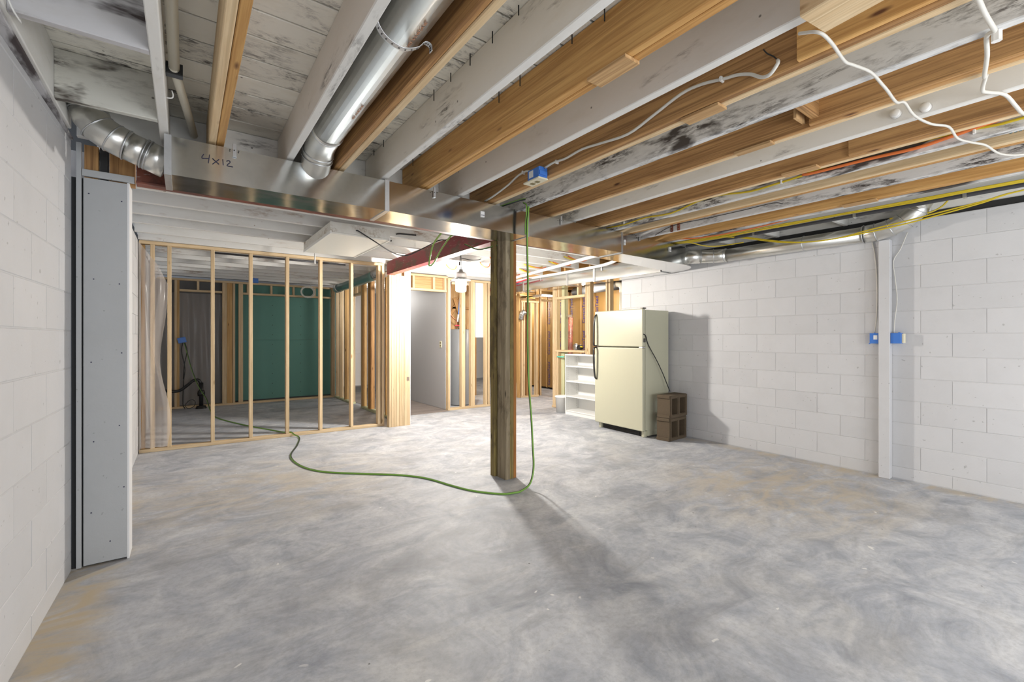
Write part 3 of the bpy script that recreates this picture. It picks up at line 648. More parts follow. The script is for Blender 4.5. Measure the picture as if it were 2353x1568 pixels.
# insulated wall
iw = root('insulated_wall', 'workshop wall of brown kraft-faced insulation between studs', 'insulated wall', (7.44, 7.5, 0))
q = 5.4
rr = random.Random(5)
while q < 10.6:
    box('stud', 7.40, 7.49, q, q + .038, .04, 2.38, M['stud_orange'], iw)
    y0_, y1_ = q + .04, q + .40
    V = []; Fc = []
    for i in range(9):
        u = i / 8; xx = 7.425 - .03 * math.sin(PI * u) + rr.uniform(-.004, .004)
        V += [(xx, y0_ + u * (y1_ - y0_), .05), (xx, y0_ + u * (y1_ - y0_), 2.37)]
    for i in range(8): Fc.append((2 * i, 2 * i + 1, 2 * i + 3, 2 * i + 2))
    mesh('insulation_batt', V, Fc, M['kraft'], iw, True)
    for z in (.35, 1.12, 1.88):
        fc = bpy.data.curves.new('print', 'FONT'); fc.body = 'CertainTeed'; fc.size = .115; fc.extrude = .0005; fc.materials.append(M['kraft_ink'])
        o = bpy.data.objects.new('print', fc)
        place(as_mesh(o, 'print'), (7.384, (y0_ + y1_) / 2 + .05, z - .25), iw, (PI / 2, -PI / 2, -PI / 2))
    q += .406
# ------------------------------------------------------------------ hanging lamp
lp = root('hanging_lamp', 'lit jar lamp hanging from the ceiling between the red beam and the post', 'lamp', (LAMP[0], LAMP[1], 1.92))
LX, LY = LAMP[:2]
lathe('jar', (LX, LY, 1.925), [(.0, 0), (.055, .002), (.068, .012), (.072, .03), (.072, .165)], M['jar'], lp)
lathe('shade', (LX, LY, 2.085), [(.132, .0), (.128, .008), (.09, .028), (.082, .04), (.08, .075), (.066, .105), (.03, .118), (.024, .15), (.0, .152)], M['lamp_metal'], lp, 28)
tube('cord', [(LX, LY, 2.235), (LX + .004, LY, 2.31), (LX - .01, LY, 2.63)], .004, M['black'], lp, 6, 3)
box('plug', LX - .032, LX - .012, LY - .01, LY + .01, 2.29, 2.335, M['black'], lp, .006)
tube('plug_cord', [(LX - .022, LY, 2.335), (LX - .012, LY, 2.36), (LX - .012, LY, 2.60)], .004, M['black'], lp, 6, 3)
tube('cord', [(LX + .01, LY, 2.39), (LX + .10, LY - .1, 2.36), (LX + .2, LY - .12, 2.37), (LX + .26, LY - .1, 2.39)], .005, M['black'], lp, 6, 4)

# ------------------------------------------------------------------ fluorescent box
fx = root('light_panel', 'large white flat light box fixed under the far joists left of the red beam', 'light fixture', (1.38, 4.9, 2.28))
box('housing', 1.10, 1.68, 4.40, 5.56, 2.292, 2.386, M['fixture'], fx, .004)
box('diffuser', 1.108, 1.672, 4.41, 5.55, 2.276, 2.291, M['fluor'], fx, .003)
for a, b in ((1.098, 1.112), (1.668, 1.682)): box('rail', a, b, 4.395, 5.565, 2.272, 2.30, M['white_plastic'], fx, .002)
tag(tube('lamp_cord', [(1.34, 4.395, 2.33), (1.36, 4.37, 2.32), (1.52, 4.40, 2.25), (1.80, 4.62, 2.20), (2.0, 4.72, 2.21), (2.16, 4.60, 2.30), (2.25, 4.45, 2.36), (2.33, 4.42, 2.37)], .006, M['black'], None, 8, 5), 'black cord drooping from the white light box to the red beam', 'cable')
for i, (x, yq) in enumerate(((1.86, 4.68), (1.98, 4.25), (1.75, 5.12))):
    tag(tube('cable_stub', [(x, yq, 2.42), (x + .02, yq - .04, 2.42), (x + .2, yq - .06, 2.425)], .009, M['black'], None, 8, 2), ('black cable stub through the second far joist', 'black cable stub through the joist nearest the duct', 'black cable stub through the joist above the stud wall')[i], 'cable')

# ------------------------------------------------------------------ fridge
fr_ = root('refrigerator', 'almond top-freezer refrigerator standing before the right block wall', 'refrigerator', (4.74, 3.655, 0))
A = .05
def fb(name, x0, x1, y0, y1, z0, z1, mt, ch=.008, parent=None):
    """box in fridge axes (x depth, y width), turned slightly"""
    c = Vector(((x0 + x1) / 2, (y0 + y1) / 2, (z0 + z1) / 2)); R = Matrix.Rotation(-A, 3, 'Z'); p = R @ c
    d = (x1 - x0, y1 - y0, z1 - z0); me = bpy.data.meshes.new(name)
    bm = bmesh.new(); bmesh.ops.create_cube(bm, size=1); bmesh.ops.scale(bm, vec=d, verts=bm.verts)
    bmesh.ops.bevel(bm, geom=bm.edges, offset=min(ch, min(d) * .3), segments=2, affect='EDGES', profile=.5)
    bm.to_mesh(me); bm.free(); me.materials.append(mt)
    o = bpy.data.objects.new(name, me); place(o, Vector((4.74, 3.655, 0)) + p, parent or fr_, (0, 0, -A)); return o
WF = .875
fb('cabinet', .062, .52, .004, WF - .004, .092, 1.655, M['fridge'], .006)
for q in (.004, WF - .022): fb('side_skirt', .10, .52, q, q + .018, .018, .094, M['fridge'], .003)
fb('freezer_door', 0, .052, 0, WF, 1.175, 1.668, M['fridge'], .012); fb('fridge_door', 0, .052, 0, WF, .085, 1.160, M['fridge'], .012)
fb('gasket', .05, .064, .01, WF - .01, .09, 1.655, M['gasket'], .002)
fb('hinge_cover', .0, .07, .0, .035, 1.668, 1.682, M['steel_dark'], .003); fb('hinge', -.004, .05, .0, .06, 1.161, 1.174, M['galv_plate'], .002)
fb('kick_grille', .09, .105, .075, WF - .08, .006, .09, M['black_and_shade'], .003)
for k in range(8): fb('grille_slat', .082, .09, .12, WF - .12, .016 + k * .008, .02 + k * .008, M['black'], .001)
fb('foot', .055, .11, .02, .07, 0.0, .085, M['fridge'], .01); fb('foot', .055, .11, WF - .075, WF - .025, 0.0, .085, M['fridge'], .01)
fb('foot', .46, .50, .02, .07, 0.0, .04, M['black'], .01); fb('foot', .46, .50, WF - .07, WF - .02, 0.0, .04, M['black'], .01)
Rz = Matrix.Rotation(-A, 3, 'Z')
def fp(x, yq, z): return Vector((4.74, 3.655, 0)) + Rz @ Vector((x, yq, z))
for nm, zz in (('freezer_handle', [1.63, 1.60, 1.50, 1.40, 1.28, 1.19, 1.178]), ('door_handle', [1.157, 1.14, 1.05, .95, .82, .72, .70])):
    off = [.012, -.025, -.045, -.05, -.052, -.05, .0] if nm[0] == 'f' else [.0, -.05, -.052, -.05, -.042, -.022, .01]
    tube(nm, [fp(o_, WF - .035, z) for o_, z in zip(off, zz)], .017, M['black'], fr_, 8, 4, flatr=.009)
tube('power_cord', [fp(.01, -.004, 1.34), fp(.05, -.008, 1.315), fp(.10, -.008, 1.20), (4.97, 3.60, .98), (5.08, 3.585, .80), (5.16, 3.56, .62), (5.17, 3.55, .585)], .006, M['black'], fr_, 8, 5)
fb('plug', .01, .035, -.022, -.002, 1.235, 1.285, M['black'], .006)
# ------------------------------------------------------------------ cinder blocks
def cinder(name, label, x0, y0, z0, rot):
    o = root(name, label, 'cinder block', (x0, y0, z0), 'cinder blocks by the fridge')
    xs_ = [0, .042, .175, .225, .358, .40]; zs = [0, .042, .242, .284]; D = .19
    V, Fc = [], []
    def v(i, j, k): return (k * 6 + j) * 2 + i
    for k, z in enumerate(zs):
        for j, x in enumerate(xs_):
            for yv in (0, D): V.append((x, yv, z))
    fill = lambda j, k: not (k == 1 and j in (1, 3))
    for k in range(3):
        for j in range(5):
            if not fill(j, k): continue
            a, b, c, d = (j, k), (j + 1, k), (j + 1, k + 1), (j, k + 1)
            Fc.append(tuple(v(0, *q) for q in (a, b, c, d))); Fc.append(tuple(v(1, *q) for q in (d, c, b, a)))
            for (p, q, jj, kk) in ((a, b, j, k - 1), (b, c, j + 1, k), (c, d, j, k + 1), (d, a, j - 1, k)):
                if not (0 <= jj < 5 and 0 <= kk < 3) or not fill(jj, kk):
                    Fc.append((v(0, *q), v(0, *p), v(1, *p), v(1, *q)))
    me = bpy.data.meshes.new('shell'); me.from_pydata(V, [], Fc); me.materials.append(M['cinder'])
    bm = bmesh.new(); bm.from_mesh(me); bmesh.ops.remove_doubles(bm, verts=bm.verts, dist=1e-5); bmesh.ops.recalc_face_normals(bm, faces=bm.faces)
    ed = [e for e in bm.edges if len(e.link_faces) == 2 and e.calc_face_angle(0) > .5]
    bmesh.ops.bevel(bm, geom=ed, offset=.008, segments=2, affect='EDGES'); bm.to_mesh(me); bm.free()
    place(bpy.data.objects.new('shell', me), (x0, y0, z0), o, (0, 0, rot))
    for zz in (.0, .244):
        r_ = Matrix.Rotation(rot, 3, 'Z')
        me2 = box_mesh('end_rib', .17, .016, .04, M['cinder'], .005)
        place(bpy.data.objects.new('end_rib', me2), Vector((x0, y0, z0)) + r_ @ Vector((-.007, .095, zz + .02)), o, (0, 0, rot + PI / 2))
    return o
cinder('cinder_block', 'brown hollow concrete block on the floor, bottom of the two-block stack by the fridge', 4.862, 3.335, 0.0, .07)
cinder('cinder_block', 'brown hollow concrete block on top of the two-block stack by the fridge', 4.866, 3.333, .286, .06)
# ------------------------------------------------------------------ bookcase, bucket, tools
bk = root('bookcase', 'low white bookcase with open shelves left of the fridge', 'bookcase', (5.35, 5.21, 0))
X0, X1, Y0, Y1 = 5.20, 5.495, 4.83, 5.60
box('side_panel', X0, X1, Y1 - .018, Y1, 0, 1.00, M['melamine'], bk, .002); box('side_panel', X0, X1, Y0, Y0 + .018, 0, 1.00, M['melamine'], bk, .002)
box('top_panel', X0 - .004, X1, Y0 - .002, Y1 + .002, 1.0, 1.018, M['melamine'], bk, .002); box('back_panel', X1 - .005, X1, Y0 + .018, Y1 - .018, .06, 1.0, M['melamine'], bk, .001)
for z in (.055, .298, .552, .806): box('shelf', X0 + .004, X1 - .006, Y0 + .018, Y1 - .018, z, z + .018, M['melamine'], bk, .002)
box('plinth', X0 + .012, X0 + .03, Y0 + .018, Y1 - .018, 0, .054, M['melamine'], bk, .002)
multi('peg_holes', [(X0 + d, X0 + d + .006, Y1 - .0195, Y1 - .0175, z, z + .006) for d in (.05, .24) for z in [.12 + .032 * k for k in range(27)]], M['gasket'], bk)
bu = root('bucket', 'white plastic bucket on the floor beside the bookcase', 'bucket', (5.33, 5.80, 0))
lathe('pail', (5.33, 5.80, 0), [(.0, .002), (.115, .002), (.13, .26), (.134, .262), (.134, .275)], M['white_plastic'], bu, 24)
lathe('lid', (5.33, 5.80, .272), [(.14, -.012), (.142, .004), (.13, .012), (.0, .012)], M['white_plastic'], bu, 24)
tag(tube('teal_tape', [(5.525, 6.16, .945), (5.52, 6.06, .945), (5.50, 5.96, .95)], .012, M['teal'], None, 6, 3, flatr=.012), 'teal ribbon tied to the partition stud above the bucket', 'ribbon')
sa = root('circular_saw', 'circular saw lying on the sill of the framed opening above the bookcase', 'saw', (5.57, 5.75, 1.073))
lathe('blade_guard', (5.57, 5.72, 1.133), [(.0, -.02), (.055, -.02), (.06, 0), (.055, .02), (0, .02)], M['lamp_metal'], sa, 20, True, 'x')
lathe('motor', (5.60, 5.64, 1.125), [(.0, -.05), (.042, -.05), (.045, .03), (0, .04)], M['black'], sa, 16, True, 'x')
box('grip', 5.55, 5.59, 5.56, 5.66, 1.125, 1.15, M['yellow'], sa, .008); box('shoe', 5.54, 5.612, 5.56, 5.79, 1.0735, 1.079, M['lamp_metal'], sa, .001)
# workshop bits
tag(tube('foil_hose', [(5.86, 7.55, 1.86), (5.82, 7.6, 1.80), (5.84, 7.66, 1.70)], .06, M['foil_duct'], None, 14, 4), 'crumpled foil vent hose hanging at the workshop partition', 'hose')
sp_ = root('spring_roll', 'pair of dark red wrapped rolls standing in the workshop behind the opening', 'insulation roll', (6.6, 6.9, 0))
for a in (6.46, 6.56): tube('roll', [(a, 7.02 - (a - 6.46), .02), (a + .02, 7.02 - (a - 6.46), 1.72)], .05, M['girder_rust'], sp_, 12, 1)
box('cap', 6.42, 6.60, 6.9, 7.05, 1.722, 1.78, M['galv_plate'], sp_, .005)
tag(tube('flex_duct', [(6.3, 4.9, 2.28), (6.4, 5.5, 2.27), (6.6, 6.2, 2.29), (6.8, 7.0, 2.28)], .10, M['black_and_shade'], None, 14, 4), 'black wrapped flexible duct below the workshop ceiling', 'duct')
tag(box('workshop_duct', 5.9, 6.7, 7.05, 7.35, 2.14, 2.19, M['galv'], None, .003), 'flat galvanised duct low under the workshop ceiling', 'duct')
dp = root('drain_pipe', 'cream plastic drain pipe with elbow standing behind the fridge', 'pipe', (5.68, 4.78, 0))
tube('pipe', [(5.68, 4.78, .0), (5.68, 4.78, 2.04)], .04, M['pvc'], dp, 16, 1); tube('elbow', [(5.68, 4.78, 2.02), (5.68, 4.78, 2.10), (5.68, 4.82, 2.15), (5.68, 4.90, 2.165)], .044, M['pvc'], dp, 16, 4)
tag(box('metal_cabinet', 6.2, 7.2, 4.8, 5.2, 0.0, 1.95, M['drywall'], None, .006), 'plain grey cabinet in the workshop behind the fridge', 'cabinet')
# ------------------------------------------------------------------ water heater and its surroundings
wh = root('water_heater', 'tall grey cylindrical water heater behind the stud partition', 'water heater', (4.31, 7.62, 0))
lathe('tank', (4.31, 7.62, 0), [(0, .01), (.21, .01), (.212, .03), (.212, 1.44), (.20, 1.458), (0, 1.462)], M['heater'], wh, 32)
tube('copper_line', [(4.20, 7.56, 1.46), (4.19, 7.55, 1.62), (4.10, 7.53, 1.68), (4.04, 7.53, 1.80), (4.05, 7.54, 2.05), (4.08, 7.55, 2.35)], .011, M['copper'], wh, 8, 4)
tube('blue_line', [(4.22, 7.52, 1.72), (4.235, 7.52, 1.9), (4.27, 7.53, 2.15), (4.29, 7.55, 2.37)], .014, M['blue_tube'], wh, 8, 3); tube('white_fitting', [(4.20, 7.52, 1.60), (4.22, 7.52, 1.74)], .018, M['pvc_white'], wh, 8, 1)
tube('red_valve', [(4.12, 7.48, 1.525), (4.26, 7.48, 1.525)], .013, M['red'], wh, 8, 1); tube('nipple', [(4.24, 7.55, 1.46), (4.24, 7.5, 1.53)], .013, M['galv_plate'], wh, 8, 1)
hw = root('heater_backing', 'brown plywood and slanting timbers behind the water heater', 'wall panel', (4.45, 8.1, 0))
box('plywood', 3.90, 4.86, 8.05, 8.07, .0, 2.38, M['ply'], hw, .001)
board('brace', (4.10, 8.02, 1.5), (4.75, 8.02, 2.35), .09, .04, M['brown'], hw, .003, (0, 1, 0)); board('brace', (4.70, 8.0, 1.3), (4.40, 8.0, 2.1), .09, .04, M['brown'], hw, .003, (0, 1, 0))
box('brace', 3.92, 4.84, 8.0, 8.04, 1.88, 1.92, M['brown'], hw, .003)
tag(box('white_fittings_box', 4.50, 4.62, 7.95, 8.0, 1.82, 1.92, M['white_plastic'], None, .006), 'small white box on the plywood right of the heater', 'junction box')
tag(box('painted_strip', 4.88, 5.02, 9.0, 9.02, .35, 1.8, M['yellow_wall'], None, .001), 'pale yellow wall strip seen between studs right of the heater', 'wall panel')
tag(box('plywood_sheet', 4.82, 5.3, 8.62, 8.66, .0, 1.4, M['ply'], None, .001), 'brown panel standing low behind the heater partition', 'wall panel')
swp = root('outlet_plate', 'beige outlet cover plate on the grey hall drywall', 'outlet', (3.765, 7.37, 1.11))
box('plate', 3.762, 3.769, 7.33, 7.41, 1.115, 1.235, M['almond'], swp, .002)
for z in (1.135, 1.185): box('receptacle', 3.760, 3.763, 7.35, 7.39, z, z + .03, M['slot'], swp, .001)
# ------------------------------------------------------------------ framed room contents
ob = root('outlet_box', 'blue plastic outlet box tilted on the far left stud', 'outlet box', (-.04, 10.12, 1.22))
board('shell', (-.105, 10.12, 1.235), (.015, 10.12, 1.265), .07, .10, M['blue'], ob, .006, (0, .0, 1))
tag(tube('black_plug_cord', [(-.03, 10.06, 1.20), (-.05, 10.05, 1.05), (.0, 10.02, .75), (-.02, 10.03, .5), (-.03, 10.05, .1), (.0, 10.0, .02)], .008, M['black'], None, 8, 5), 'black cord hanging from the blue outlet box down the far wall', 'cable')
tag(tube('black_plug_cord', [(.0, 10.06, 1.2), (.03, 10.05, 1.05), (-.01, 10.02, .80), (-.025, 10.03, .55)], .007, M['black'], None, 8, 5), 'short black cord looping under the blue outlet box', 'cable')
su = root('sump_pump', 'black sump pump with hose in the corner of the framed room', 'pump', (.24, 9.98, 0))
tube('hose', [(-.30, 10.0, .36), (-.19, 10.0, .34), (-.08, 10.0, .345), (.03, 9.99, .43), (.12, 9.98, .515), (.20, 9.98, .52), (.235, 9.98, .46)], .026, M['black'], su, 12, 4)
tube('column', [(.24, 9.98, .0), (.24, 9.98, .47)], .034, M['black'], su, 12, 1); lathe('motor', (.24, 9.98, .22), [(.0, 0), (.055, .01), (.06, .06), (.05, .11), (0, .12)], M['black'], su, 16)
lathe('base', (.24, 9.98, 0), [(.0, .06), (.07, .05), (.09, 0)], M['black'], su, 16)
tag(tube('pump_cord', [(.05, 9.95, .15), (.0, 9.95, .08), (.05, 9.95, .02), (.13, 9.95, .05), (.15, 9.95, .13), (.10, 9.95, .18), (.04, 9.95, .15)], .006, M['black'], None, 6, 4), 'loop of thin black cord beside the sump pump', 'cable')
co = root('cable_coil', 'white cable coil hanging at the header before the green boards', 'cable', (2.07, 10.1, 2.1))
for k in range(3): tube('loop', [(2.07 + (.115 + .012 * k) * math.cos(a), 10.08 - .01 * k, 2.25 + (.10 + .012 * k) * math.sin(a)) for a in [2 * PI * q / 16 for q in range(16)]], .006, M['white_jacket'], co, 6, 1, closed=True)
tube('lead', [(2.13, 10.07, 2.35), (2.10, 10.0, 2.5), (2.0, 9.8, 2.42)], .006, M['white_jacket'], co, 6, 4)
idt = root('insulated_duct', 'teal insulated flexible duct under the ceiling of the framed room', 'duct', (2.45, 7.9, 2.2))
tube('sleeve', [(2.40, 8.95, 2.255), (2.42, 7.6, 2.265), (2.43, 7.0, 2.285)], .075, M['teal_sleeve'], idt, 16, 3)
tube('foil_end', [(2.43, 7.02, 2.285), (2.46, 6.88, 2.30), (2.52, 6.75, 2.32)], .082, M['foil_duct'], idt, 16, 4); tube('foil_end', [(2.40, 8.93, 2.255), (2.40, 9.05, 2.25), (2.42, 9.15, 2.26)], .082, M['foil_duct'], idt, 16, 3)
tag(box('blue_junction_box', 1.0, 1.09, 9.4, 9.46, 2.30, 2.385, M['blue'], None, .005), 'blue junction box on the ceiling of the framed room', 'junction box')
tag(tube('white_hook', [(1.36, 6.2, 2.385), (1.36, 6.2, 2.25)], .008, M['pvc_white'], None, 8, 1), 'thin white rod hanging below the far ceiling before the stud wall', 'rod')
tag(tube('ceiling_conduit', [(.3, 6.75, 2.36), (1.9, 6.75, 2.36)], .012, M['conduit'], None, 8, 1), 'grey conduit behind the top plate of the stud wall', 'conduit')

# ------------------------------------------------------------------ extension cord
tag(tube('extension_cord', [(2.15, 3.22, 2.40), (2.22, 3.10, 2.43), (2.33, 3.02, 2.47), (2.352, 2.985, 2.44), (2.343, 2.98, 2.36), (2.335, 2.985, 2.16), (2.348, 2.99, 1.75), (2.352, 3.0, 1.35), (2.37, 3.01, .95), (2.405, 3.015, .60), (2.425, 3.02, .35), (2.425, 3.01, .17), (2.37, 2.99, .05), (2.27, 2.98, .012),
    (2.20, 2.985, .009), (2.10, 3.03, .008), (1.958, 3.218, .008), (1.874, 3.442, .008), (1.80, 3.716, .008), (1.71, 3.892, .008), (1.566, 4.062, .008), (1.344, 4.257, .008), (1.062, 4.548, .008), (.936, 4.892, .008), (.928, 5.348, .008), (1.084, 5.841, .008), (1.186, 6.255, .008), (1.15, 6.40, .03), (1.13, 6.49, .047), (1.08, 6.62, .03), (1.02, 6.9, .008), (.70, 7.672, .008), (.422, 8.582, .008), (.36, 9.3, .02), (.31, 9.6, .20), (.20, 9.75, .42), (.10, 9.9, .72), (.02, 9.98, 1.08), (-.01, 10.02, 1.20)],
    .0085, [M['cord_black'], M['cord_green']], None, 10, 6, stripe=(0, 1, 2, 3)), 'green and black extension cord from the duct across the floor to the framed room', 'cord')
tag(tube('cord_tail', [(2.322, 3.02, 2.44), (2.328, 2.98, 2.40), (2.318, 2.985, 2.25), (2.322, 2.99, 2.165)], .006, [M['cord_black'], M['cord_green']], None, 8, 4, stripe=(0, 1)), 'doubled green and black cord end lying over the duct face', 'cord')
tag(tube('green_cord_loop', [(2.02, 3.9, 2.33), (2.17, 4.42, 2.30), (2.26, 4.70, 2.17), (2.30, 4.78, 2.13), (2.325, 4.72, 2.16), (2.31, 4.55, 2.25), (2.25, 4.30, 2.30), (2.18, 4.0, 2.34), (2.15, 3.7, 2.38)], .009, [M['cord_green'], M['pvc_white']], None, 8, 5, stripe=(0, 1, 2)), 'pale green cord looping beside the red steel beam', 'cord')
tag(tube('green_cord_sag', [(2.12, 3.66, 2.17), (2.22, 3.58, 2.12), (2.32, 3.50, 2.145), (2.40, 3.38, 2.168)], .006, [M['cord_black'], M['cord_green']], None, 8, 5, stripe=(0, 1, 2)), 'green cord sagging under the trunk duct to the post top', 'cord')

# ------------------------------------------------------------------ ceiling boxes, cables
cb = root('ceiling_outlet', 'blue outlet box with ivory cover plate hung from a joist above the duct', 'outlet', (1.965, 2.405, 2.36))
box('shell', 1.935, 2.010, 2.345, 2.465, 2.378, 2.458, M['blue'], cb, .006); box('cover_plate', 1.915, 2.0, 2.325, 2.49, 2.366, 2.377, M['almond'], cb, .003)
for q in (2.375, 2.425): box('receptacle', 1.945, 1.975, q, q + .03, 2.363, 2.3665, M['slot'], cb, .001)
box('label_sticker', 1.9335, 1.9352, 2.405, 2.45, 2.398, 2.445, M['sticker'], cb, .0003)
box('flange', 1.94, 2.005, 2.337, 2.345, 2.40, 2.43, M['blue'], cb, .002)
X = 2.000
wc = root('white_cable', 'white cable stapled along a brown joist from the blue ceiling box', 'cable', (2.0, 1.8, 2.4))
tube('jacket', [(1.985, 2.34, 2.452), (1.99, 2.25, 2.462), (X, 2.15, 2.458), (X, 2.0, 2.467), (X, 1.84, 2.449), (X, 1.64, 2.43), (X, 1.47, 2.468), (X, 1.31, 2.508), (X, 1.2, 2.506), (X, 1.09, 2.481), (X, 1.03, 2.47), (X, .97, 2.445), (X - .01, .92, 2.405), (X - .02, .88, 2.395), (X - .02, .85, 2.425), (X, .858, 2.45)], .0075, M['white_jacket'], wc, 8, 4)
tube('jacket', [(1.985, 2.465, 2.45), (X, 2.55, 2.497), (X, 2.66, 2.497), (X, 2.79, 2.462), (X, 3.0, 2.428), (X, 3.12, 2.42)], .0075, M['white_jacket'], wc, 8, 4)
tube('bare_end', [(X, .858, 2.45), (X, .875, 2.475), (X, .90, 2.50), (X, .915, 2.525)], .003, M['black'], wc, 6, 3)
for a, z in ((2.235, 2.462), (2.60, 2.500), (1.10, 2.483)): box('staple', X - .012, X + .013, a - .006, a + .006, z - .012, z + .012, M['pvc_white'], wc, .003)
w1 = [(1.80, .70, 2.395), (1.79, .635, 2.36), (1.882, .627, 2.355), (2.056, .642, 2.36), (2.133, .637, 2.37), (2.28, .621, 2.385), (2.40, .612, 2.368), (2.453, .608, 2.358), (2.608, .615, 2.36), (2.70, .608, 2.385), (2.828, .601, 2.36), (3.013, .575, 2.36), (3.16, .536, 2.372), (3.343, .533, 2.36), (3.5, .498, 2.365), (3.623, .464, 2.37), (3.831, .43, 2.36), (3.95, .347, 2.36), (4.05, .20, 2.385)]
tag(tube('twisted_wire', w1, .006, M['white_jacket'], None, 7, 4), 'twisted white wire slung under the joists from the wood block', 'cable')
w2 = [(1.98, .275, 2.36), (2.126, .275, 2.36), (2.246, .269, 2.355), (2.29, .274, 2.365), (2.36, .30, 2.388), (2.462, .312, 2.362), (2.638, .342, 2.36), (2.69, .344, 2.38), (2.778, .366, 2.36), (2.863, .36, 2.375), (2.98, .322, 2.385), (3.10, .30, 2.36), (3.236, .288, 2.36), (3.4, .25, 2.38)]
tag(tube('twisted_wire', w2, .0078, M['white_jacket'], None, 7, 4), 'thick white wire hanging in loops at the upper right ceiling corner', 'cable')
tag(box('knob_insulator', 2.355, 2.38, .262, .29, 2.362, 2.399, M['pvc_white'], None, .008), 'small white insulator under a joist beside the thick white wire', 'insulator')
for i, (x, yq, z) in enumerate(((2.966, .70, 2.445), (2.966, .585, 2.43))):
    o = root('knob_insulator', ('round white porcelain knob on a white joist side, left one of two', 'white porcelain knob with wire where the twisted wire crosses a joist')[i], 'insulator', (x, yq, z))
    lathe('knob', (x, yq, z), [(0, -.03), (.02, -.03), (.022, -.022), (.014, -.016), (.014, -.012), (.022, -.008), (.022, 0)], M['pvc_white'], o, 14, True, 'x')
tag(board('wood_block', (1.69, .615, 2.365), (1.60, -.10, 2.365), .155, .065, M['pale'], None, .004), 'sawn pale wood block fastened under the joists at the top edge', 'wood block')
yc = root('yellow_cable', 'yellow cable stapled along a painted joist side, single run', 'cable', (3.555, 1.7, 2.4))
YP = [(3.556, 3.2, 2.44), (3.556, 2.966, 2.426), (3.556, 2.713, 2.441), (3.556, 2.428, 2.42), (3.556, 2.172, 2.463), (3.556, 1.967, 2.466), (3.556, 1.732, 2.432), (3.556, 1.541, 2.438), (3.556, 1.366, 2.448), (3.556, 1.27, 2.464), (3.556, .965, 2.476), (3.556, .773, 2.470), (3.556, .53, 2.459), (3.556, .413, 2.446), (3.556, .315, 2.447), (3.556, -.3, 2.46)]
tube('jacket', YP, .0075, M['yellow'], yc, 8, 3)
for q in (2.966, 1.5, .5): box('staple', 3.545, 3.566, q - .006, q + .006, 2.43, 2.455, M['pvc_white'], yc, .002)
tag(tube('orange_cable', [(3.552, 1.36, 2.452), (3.552, 1.28, 2.445), (3.552, .962, 2.441), (3.552, .751, 2.432), (3.552, .60, 2.446), (3.552, .4, 2.47)], .010, M['orange'], None, 8, 3), 'flat orange cable beside the single yellow cable on the joist', 'cable')
tag(tube('black_cable', [(3.29, .62, 2.49), (3.285, .3, 2.475), (3.285, -.3, 2.47)], .012, M['conduit'], None, 8, 3), 'black cable along a brown joist at the right frame edge', 'cable')
names = ['yellow cable run highest under the painted ledger right of the joists', 'yellow cable run second in the bundle under the ledger', 'yellow cable run third in the bundle beside the dark conduit', 'yellow cable run nearest the dark conduit']
for k in range(4):
    P = [(4.60 + k * .03, 3.15, 2.40), (4.63 + k * .022, 2.6, 2.385 - .008 * (k % 2)), (4.66 + k * .018 + .01 * (k % 2), 2.0, 2.39 - .006 * (k % 3)), (4.67 + k * .020, 1.5, 2.385 + .006 * (k % 2)), (4.68 + k * .017, 1.0, 2.388 - .006 * (k % 3)), (4.68 + k * .021, .5, 2.385), (4.69 + k * .02, -.4, 2.385)]
    tag(tube('yellow_cable', P, .0058, M['yellow'], None, 8, 3), names[k], 'cable', 'yellow cables under the ledger')
names = ['yellow cable sagging lowest below the wall pipe elbow', 'yellow cable sagging just above the lowest one', 'thin yellow cable sagging toward the trunk duct end']
for k in range(2):
    P = [(4.70, 3.1, 2.40), (4.80, 2.69, 2.43 - .02 * k), (4.92, 2.42, 2.376 - .012 * k), (4.97, 2.11, 2.285 - .01 * k), (4.99, 1.87, 2.236), (5.0, 1.614, 2.226), (5.02, 1.349, 2.244 + .02 * k), (5.03, 1.109, 2.268 + .022 * k), (5.04, .891, 2.30 + .02 * k), (5.06, .646, 2.345 + .01 * k), (5.08, .441, 2.39), (5.10, -.3, 2.42)]
    P = [(x - .05, yq, z) for x, yq, z in P]
    tag(tube('yellow_cable', P, .0062, M['yellow'], None, 8, 4), names[k], 'cable', 'yellow cables sagging by the wall')
tag(tube('yellow_cable', [(4.62, 3.08, 2.40), (4.70, 2.95, 2.385), (4.82, 2.86, 2.35), (4.95, 2.75, 2.345), (5.0, 2.5, 2.35)], .006, M['yellow'], None, 8, 4), names[2], 'cable', 'yellow cables sagging by the wall')
tag(tube('yellow_cable', [(5.10, 1.25, 2.36), (5.17, 1.05, 2.36), (5.22, .92, 2.42), (5.22, .85, 2.55)], .007, M['yellow'], None, 8, 4), 'yellow cable turning up behind the wall pipe elbow', 'cable')
tag(tube('orange_cable', [(4.50, 3.0, 2.41), (4.56, 2.7, 2.385), (4.60, 2.2, 2.39), (4.56, 1.75, 2.41)], .007, M['orange'], None, 8, 4), 'orange cable crossing over the yellow bundle near the duct end', 'cable')
tag(tube('grey_conduit', [(4.84, 3.1, 2.385), (4.842, 1.5, 2.386), (4.845, -.8, 2.386)], .016, M['conduit'], None, 10, 3), 'dark grey conduit clipped under the painted ledger', 'conduit')
for i, q in enumerate((.72, 1.42, 2.3)): tag(box('conduit_clip', 4.82, 4.866, q, q + .022, 2.366, 2.41, M['galv_plate'], None, .002), ('conduit clip nearest the frame edge', 'conduit clip in the middle of the grey conduit', 'conduit clip nearest the trunk duct')[i], 'clip', 'clips on the grey conduit')
